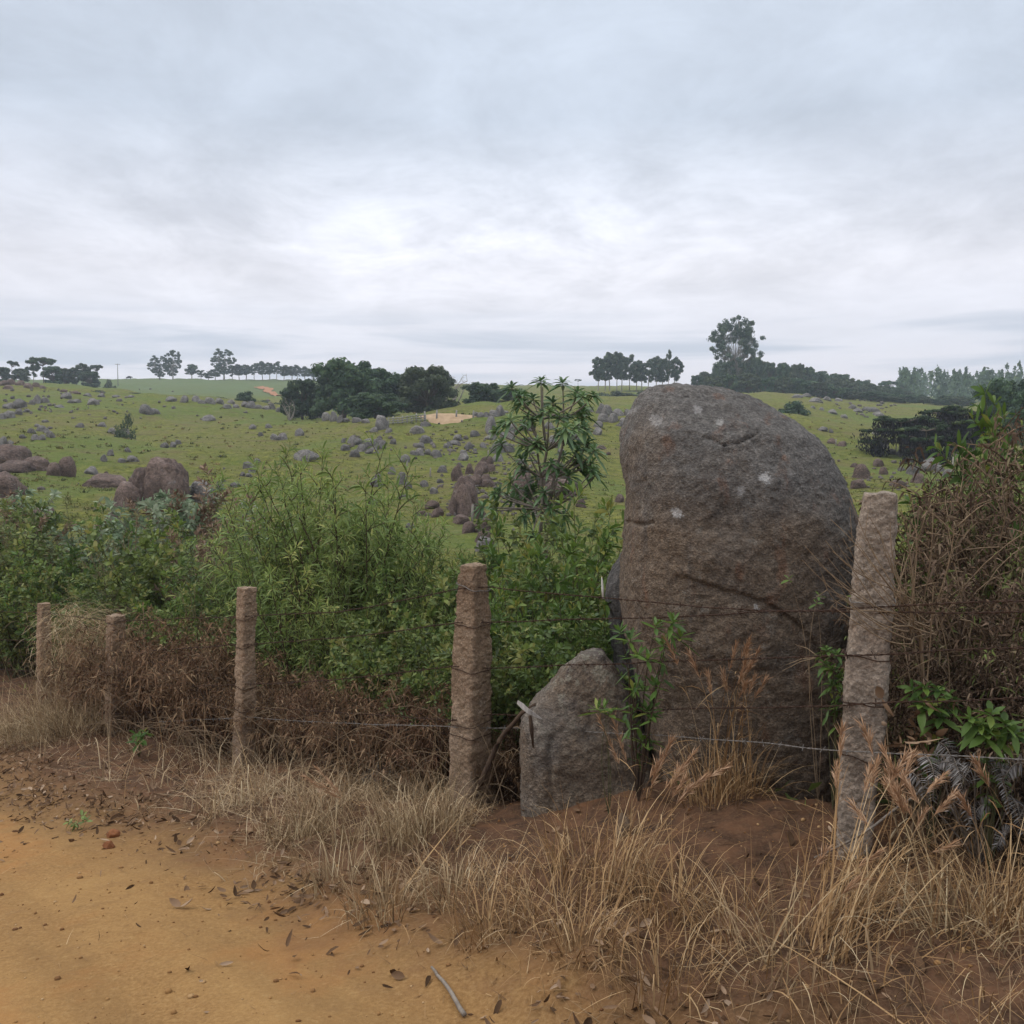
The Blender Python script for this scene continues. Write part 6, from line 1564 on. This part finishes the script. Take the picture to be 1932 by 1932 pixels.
spray('broad_sprig', b, [at(1830, 1355, 3.6), at(1850, 1365, 3.58), at(1870, 1345, 3.6), at(1895, 1365, 3.58), at(1910, 1375, 3.62), at(1860, 1385, 3.57), at(1885, 1392, 3.6), at(1838, 1380, 3.62), at(1920, 1385, 3.6)], .09, .036, 8, 'bright', 'stem_green', 'bright green leafy sprig at the right edge above the grey dead fern', 'sprig', .30, 6, 2, .003, OVAL)
b = at(262, 1410, 8.6); b[2] = gz(b[0], b[1])
spray('weed', b, [at(255, 1385, 8.6), at(265, 1388, 8.55), at(272, 1380, 8.6), at(260, 1398, 8.5)], .10, .05, 5, 'bright', 'stem_green', 'small green weed at the bank below the dry bracken', 'weed', .3, 7, 1, .004, OVAL)
b = hit(146, 1566) ; 
spray('weed', b, [b + [-.06, 0, .05], b + [.05, .02, .06], b + [0, -.05, .05], b + [.02, .06, .07]], .06, .022, 6, 'broad', 'stem_green', 'tiny dark green weed growing on the sandy road', 'weed', .2, 8, 1, .002, OVAL)

# the fan of bare pale twigs reaching out of the thicket over the post
def bare_twigs():
    rs = np.random.default_rng(600); b = at(1745, 1330, 4.15); b[2] = gz(b[0], b[1])
    root = thing('bare_twigs', 'fan of pale bare twigs reaching across the nearest post onto the great boulder', 'twigs', tuple(b)); g = Geo()
    o = at(1735, 1180, 3.95)
    tube(g, [b, (b + o) / 2 + [.03, 0, 0], o], [.012, .009, .007], 5)
    ends = [(1518, 1029), (1513, 1056), (1551, 1087), (1548, 1017), (1570, 1040), (1600, 1000), (1585, 1122), (1563, 1140), (1640, 975), (1625, 1075), (1540, 1062), (1590, 1015), (1610, 1150), (1658, 1000), (1700, 960), (1720, 940), (1680, 985), (1760, 960), (1800, 985), (1560, 978), (1600, 940)]
    for px, py in ends:
        e = at(px, py, 3.80 + rs.normal(0, .06)); s = o + rs.normal(0, .03, 3); t = np.linspace(0, 1, 10)[:, None]
        P = s + (e - s) * t + np.sin(t * math.pi) * np.array([0, -.03, -.05]) * rs.uniform(.2, 1.4) + np.sin(t * 6.28) * rs.normal(0, .012, 3)
        P[:, 1] = np.minimum(P[:, 1], np.where((P[:, 0] / P[:, 1] < .395), 3.84, 9)); tube(g, P, np.linspace(.0034, .0012, 10), 4)
        for _ in range(2):
            i = rs.integers(4, 9); q = P[i] + (P[9] - P[i]) * rs.uniform(.3, .8) + rs.normal(0, .03, 3) * [1, .3, 1]; tube(g, [P[i], q], [.0018, .0009], 3)
    g.build('twigs', M['twig_tan'], root, tuple(b))
    b2 = at(1470, 1290, 4.62)
    g = Geo()
    s = at(1545, 1240, 4.55)
    for e in ((1476, 1266), (1500, 1216), (1482, 1255), (1535, 1260)):
        q = at(*e, 4.6); tube(g, [s, (s + q) / 2 + [0, 0, .012], q], [.0025, .002, .001], 4)
    tag(g.build('bare_twigs', M['twig_tan'], None, tuple(s)), 'small forked bare twig caught on the wire before the great boulder', 'twigs')
bare_twigs()

# arching canes inside the right thicket and brush in front of the bracken
def canes():
    rs = np.random.default_rng(610)
    root_b = at(1850, 1500, 4.3); root_b[2] = gz(root_b[0], root_b[1]); g = Geo()
    for k in range(70):
        s = at(rs.uniform(1700, 2000), rs.uniform(1350, 1560), rs.uniform(3.95, 4.7)); s[2] = gz(s[0], s[1])
        e = at(rs.uniform(1690, 1990), rs.uniform(960, 1500), rs.uniform(3.85, 4.6)); t = np.linspace(0, 1, 12)[:, None]
        mid = (s + e) / 2 + np.array([rs.normal(0, .25), rs.normal(0, .1), rs.uniform(.1, .5)])
        P = (1 - t) ** 2 * s + 2 * t * (1 - t) * mid + t ** 2 * e; tube(g, P, np.linspace(.0045, .0018, 12) * rs.uniform(.6, 1.2), 4)
    tag(g.build('bramble_canes', M['twig_tan'], None, tuple(root_b)), 'tangle of thin arching canes inside the withered right thicket', 'canes')
    g = Geo(); b0 = at(640, 1470, 7.0); b0[2] = gz(b0[0], b0[1])
    for k in range(260):
        px = rs.uniform(190, 960); Yb = np.interp(px, [190, 466, 892, 960], [10.0, 7.9, 6.0, 5.7]) - rs.uniform(-.5, .25)
        s = at(px, 1400, Yb); s[2] = gz(s[0], s[1]); L = rs.uniform(.35, 1.0); a = rs.random() * 6.28
        e = s + np.array([math.cos(a) * L * .8, math.sin(a) * L * .35, rs.uniform(.02, .55)]); t = np.linspace(0, 1, 8)[:, None]
        P = s + (e - s) * t + np.sin(t * math.pi) * np.array([0, 0, rs.uniform(.05, .3)]); tube(g, P, np.linspace(.0042, .0015, 8) * Yb / 7, 3)
    tag(g.build('bramble_canes', M['twig_tan'], None, tuple(b0)), 'tangle of thin bare canes arching through the dry bracken along the fence', 'canes')
canes()

def dead_fern():
    rs = np.random.default_rng(620); b = at(1850, 1560, 3.9); b[2] = gz(b[0], b[1])
    root = thing('dead_fern', 'grey dead fern with drooping fronds at the lower right edge', 'fern', tuple(b)); g, sg = Geo(), Geo()
    tips = [((1690, 1450), (1745, 1500)), ((1745, 1425), (1760, 1510)), ((1770, 1400), (1800, 1470)), ((1800, 1430), (1830, 1560)), ((1840, 1420), (1790, 1530)), ((1880, 1430), (1905, 1530)), ((1905, 1500), (1930, 1570)), ((1870, 1520), (1835, 1550)), ((1900, 1570), (1880, 1600)), ((1930, 1440), (1890, 1480)), ((1960, 1470), (1940, 1560)), ((1820, 1470), (1770, 1440)), ((1850, 1480), (1900, 1450))]
    for (ax, ay), (ex, ey) in tips:
        Yf = 3.58 + rs.normal(0, .07); s = at(ax, ay, Yf + .1); e = at(ex, ey, Yf); t = np.linspace(0, 1, 16)[:, None]
        mid = (s + e) / 2 + np.array([rs.normal(0, .02), -.05, .07]); P = (1 - t) ** 2 * s + 2 * t * (1 - t) * mid + t ** 2 * e
        tube(sg, P, np.linspace(.0022, .0008, 16), 4)
        m = 22; u = np.linspace(.06, 1, m); p = np.stack([np.interp(u, t[:, 0], P[:, k]) for k in range(3)], 1); d = unit(np.gradient(p, axis=0)); sd = unit(np.cross(d, [0, -1, .15]))
        for sg_ in (-1, 1): leaves(g, p, sd * sg_ + d * .35 + rs.normal(0, .12, (m, 3)), .052 * (1 - .75 * u) * rs.uniform(.8, 1.1, m) + .005, .0062, LANCE, .25, .3, roll=.25, rs=rs)
        mid_b = b + (s - b) * .5 + rs.normal(0, .03, 3); tube(sg, [b, mid_b, s], [.004, .003, .0022], 4)
    g.build('fronds', M['fern'], root, tuple(b)); sg.build('stems', M['twig_grey'], root, tuple(b))
    rs = np.random.default_rng(630); g = Geo(); b = at(1720, 1400, 3.85)
    n = 46; P = np.stack([at(rs.normal(1730, 22), rs.normal(1395, 24), rs.normal(3.85, .07)) for _ in range(n)])
    leaves(g, P, rs.normal(0, 1, (n, 3)) + [0, 0, -.6], rs.uniform(.025, .055, n), rs.uniform(.014, .03, n), OVAL, .3, .5, curl=.8, rs=rs)
    for k in range(7): tube(g, [at(1745, 1440, 3.9), P[k * 6]], [.003, .0015], 4)
    tag(g.build('dead_leaf_spray', M['litter'], None, tuple(b)), 'spray of curled dead brown leaves just right of the nearest post', 'dead leaves')
dead_fern()
def dead_leaf():
    for pts, lab in ((((1668, 1322), (1676, 1334)), 'pale dead leaf stuck on the right face of the nearest post'), (((340, 1715), (352, 1722)), 'pale curled dead leaf lying alone on the sandy road')):
        g = Geo(); (ax, ay), (ex, ey) = pts
        if ay > 1500: s = hit(ax, ay) + [0, 0, .012]; d = [[.9, .1, .25], [-.7, .5, .2]]; L = .07
        else: s = at(1664, 1318, 3.88); d = [[.35, -.2, -.8], [-.3, -.3, .6]]; L = .075
        leaves(g, np.repeat(s[None], 2, 0), np.array(d), L, L * .5, OVAL, .1, .4, [.9, .8], curl=.2, roll=.3)
        tag(g.build('dead_leaf', M['litter'], None, tuple(s)), lab, 'dead leaf')
dead_leaf()

# ------------------------------------------------------------------ far things: pole, rail fence, pasture posts, cow
def utility_pole():
    Y = 330; x = ray(222, 700)[0] * Y; z = gz(x, Y); top = at(222, 686, Y)[2]
    root = thing('utility_pole', 'utility pole with a short crossarm on the left skyline', 'utility pole', (x, Y, z)); g = Geo()
    tube(g, [(x, Y, z - .3), (x, Y, (z + top) / 2), (x, Y, top)], [.15, .13, .10], 8, .5, True); g.build('pole', M['grey_wood'], root, (x, Y, z))
    g = Geo(); tube(g, [(x - .8, Y, top - .25), (x + .8, Y, top - .25)], [.08, .08], 6, .5, True); g.build('crossarm', M['grey_wood'], root, (x, Y, z))
    for q in (-.7, 0, .7):
        g = Geo(); tube(g, [(x + q, Y, top - .17), (x + q, Y, top + .05)], [.05, .04], 6, .5, True); g.build('insulator', M['white_paint'], root, (x, Y, z))
utility_pole()
def rail_fence():
    a, b = hit(733, 803, 60), hit(803, 797, 60); root = thing('rail_fence', 'grey wooden rail fence below the dark trees', 'fence', tuple(a)); n = 9
    hgt = 15 / FOC * a[1]
    for k in range(n):
        p = a + (b - a) * k / (n - 1); p[2] = gz(p[0], p[1]); g = Geo(); tube(g, [p + [0, 0, -.2], p + [0, 0, hgt * (1 + .15 * math.sin(k * 2.3))]], [.075, .065], 6, .5, True); g.build('post', M['grey_wood'], root, tuple(a))
    for q in (.28, .55, .85):
        g = Geo(); P = []
        for k in range(n):
            p = a + (b - a) * k / (n - 1); P.append((p[0], p[1] - .08, gz(p[0], p[1]) + hgt * q + .02 * math.sin(k * 3 + q * 9)))
        tube(g, P, .045, 5); g.build('rail', M['grey_wood'], root, tuple(a))
    sp = [(824, 793, 19), (861, 790, 16), (893, 788, 13), (801, 795, 18)]
    sp.sort()
    for k, (px, row, h) in enumerate(sp):
        p = hit(px, row, 60); g = Geo(); H = h / FOC * p[1]; tube(g, [p - [0, 0, .2], p + [0, 0, H * .5], p + [.03, 0, H]], [.10, .09, .08], 6, .5, True)
        tag(g.build('wooden_post', M['grey_wood'], None, tuple(p)), f'weathered wooden post, {ordinal(k, 4)} of those around the sand heap', 'fence post', 'wooden posts by the sand heap')
    sp = [(1577, 842, 13), (1690, 858, 16), (1740, 866, 16), (1797, 902, 40), (921, 862, 12), (891, 984, 32), (768, 880, 9), (812, 900, 17)]
    sp.sort()
    for k, (px, row, h) in enumerate(sp):
        p = hit(px, row, 20); H = h / FOC * p[1]; g = Geo(); tube(g, [p - [0, 0, .2], p + [0, 0, H * .5], p + [.02, 0, H]], [.055, .05, .045], 6, .5, True)
        tag(g.build('wooden_post', M['bark_pale'], None, tuple(p)), f'thin pale stake, {ordinal(k, len(sp))} of those standing in the pasture', 'stake', 'thin stakes across the pasture')
rail_fence()
def cow():
    Y = 395; x = ray(243, 716)[0] * Y; z = gz(x, Y)
    me = bpy.data.meshes.new('cow'); k = 1.0
    v = [(0, 0, .95), (.75, 0, .98), (-.7, 0, 1.0), (1.1, 0, 1.02), (1.5, 0, .85), (.62, .2, .5), (.62, -.2, .5), (.62, .2, .0), (.62, -.2, .0), (-.75, .2, .55), (-.75, -.2, .55), (-.82, .2, .25), (-.82, -.2, .25), (-.75, .2, 0), (-.75, -.2, 0), (-.98, 0, .9), (-1.05, 0, .4)]
    e = [(0, 1), (0, 2), (1, 3), (3, 4), (1, 5), (1, 6), (5, 7), (6, 8), (2, 9), (2, 10), (9, 11), (10, 12), (11, 13), (12, 14), (2, 15), (15, 16)]
    rr = [.42, .36, .36, .2, .13, .11, .11, .06, .06, .14, .14, .07, .07, .06, .06, .05, .03]
    me.from_pydata(v, e, []); me.update(); o = bpy.data.objects.new('cow', me); col.objects.link(o)
    sk = o.modifiers.new('skin', 'SKIN'); ss = o.modifiers.new('subsurf', 'SUBSURF'); ss.levels = 1; ss.render_levels = 1
    for i, q in enumerate(rr): me.skin_vertices[0].data[i].radius = (q, q)
    me.skin_vertices[0].data[0].use_root = True
    me.materials.append(M['hide']); o.location = (x, Y, z + .02); o.rotation_euler = (0, 0, .3)
    tag(o, 'dark cow grazing on the left horizon beside the utility pole', 'cow')
M['hide'] = bark_mat('cow_hide', (.015, .013, .012), (.05, .042, .036), 3)
cow()

# ------------------------------------------------------------------ the air: one even, thin haze
def haze():
    lo, hi = 1e9, -1e9
    for o in scene.objects:
        if o.type == 'MESH':
            for c in o.bound_box:
                z = (o.matrix_world @ Vector(c)).z; lo, hi = min(lo, z), max(hi, z)
    bpy.context.view_layer.update()
    for o in scene.objects:
        if o.type == 'MESH':
            for c in o.bound_box:
                z = (o.matrix_world @ Vector(c)).z; lo, hi = min(lo, z), max(hi, z)
    lo, hi, w = lo - 1.0, hi + 1.0, 1310.0
    g = Geo(); V = [(x, y, z) for z in (lo, hi) for y in (-w, w) for x in (-w, w)]
    g.add(V, [(0, 2, 3, 1), (4, 5, 7, 6), (0, 1, 5, 4), (2, 6, 7, 3), (0, 4, 6, 2), (1, 3, 7, 5)])
    m = bpy.data.materials.new('haze'); m.use_nodes = True; m.node_tree.nodes.clear(); N = NT(m.node_tree)
    o = N.n('ShaderNodeOutputMaterial'); v = N.n('ShaderNodeVolumePrincipled')
    v.inputs['Color'].default_value = (.76, .86, 1.0, 1); v.inputs['Density'].default_value = HAZE; v.inputs['Anisotropy'].default_value = .2
    N.l(v.outputs[0], o.inputs['Volume'])
    ob = g.build('haze', m, None, smooth_=False); tag(ob, 'thin pale haze lying over the whole valley', 'haze', None, 'stuff')
HAZE = .00048
haze()
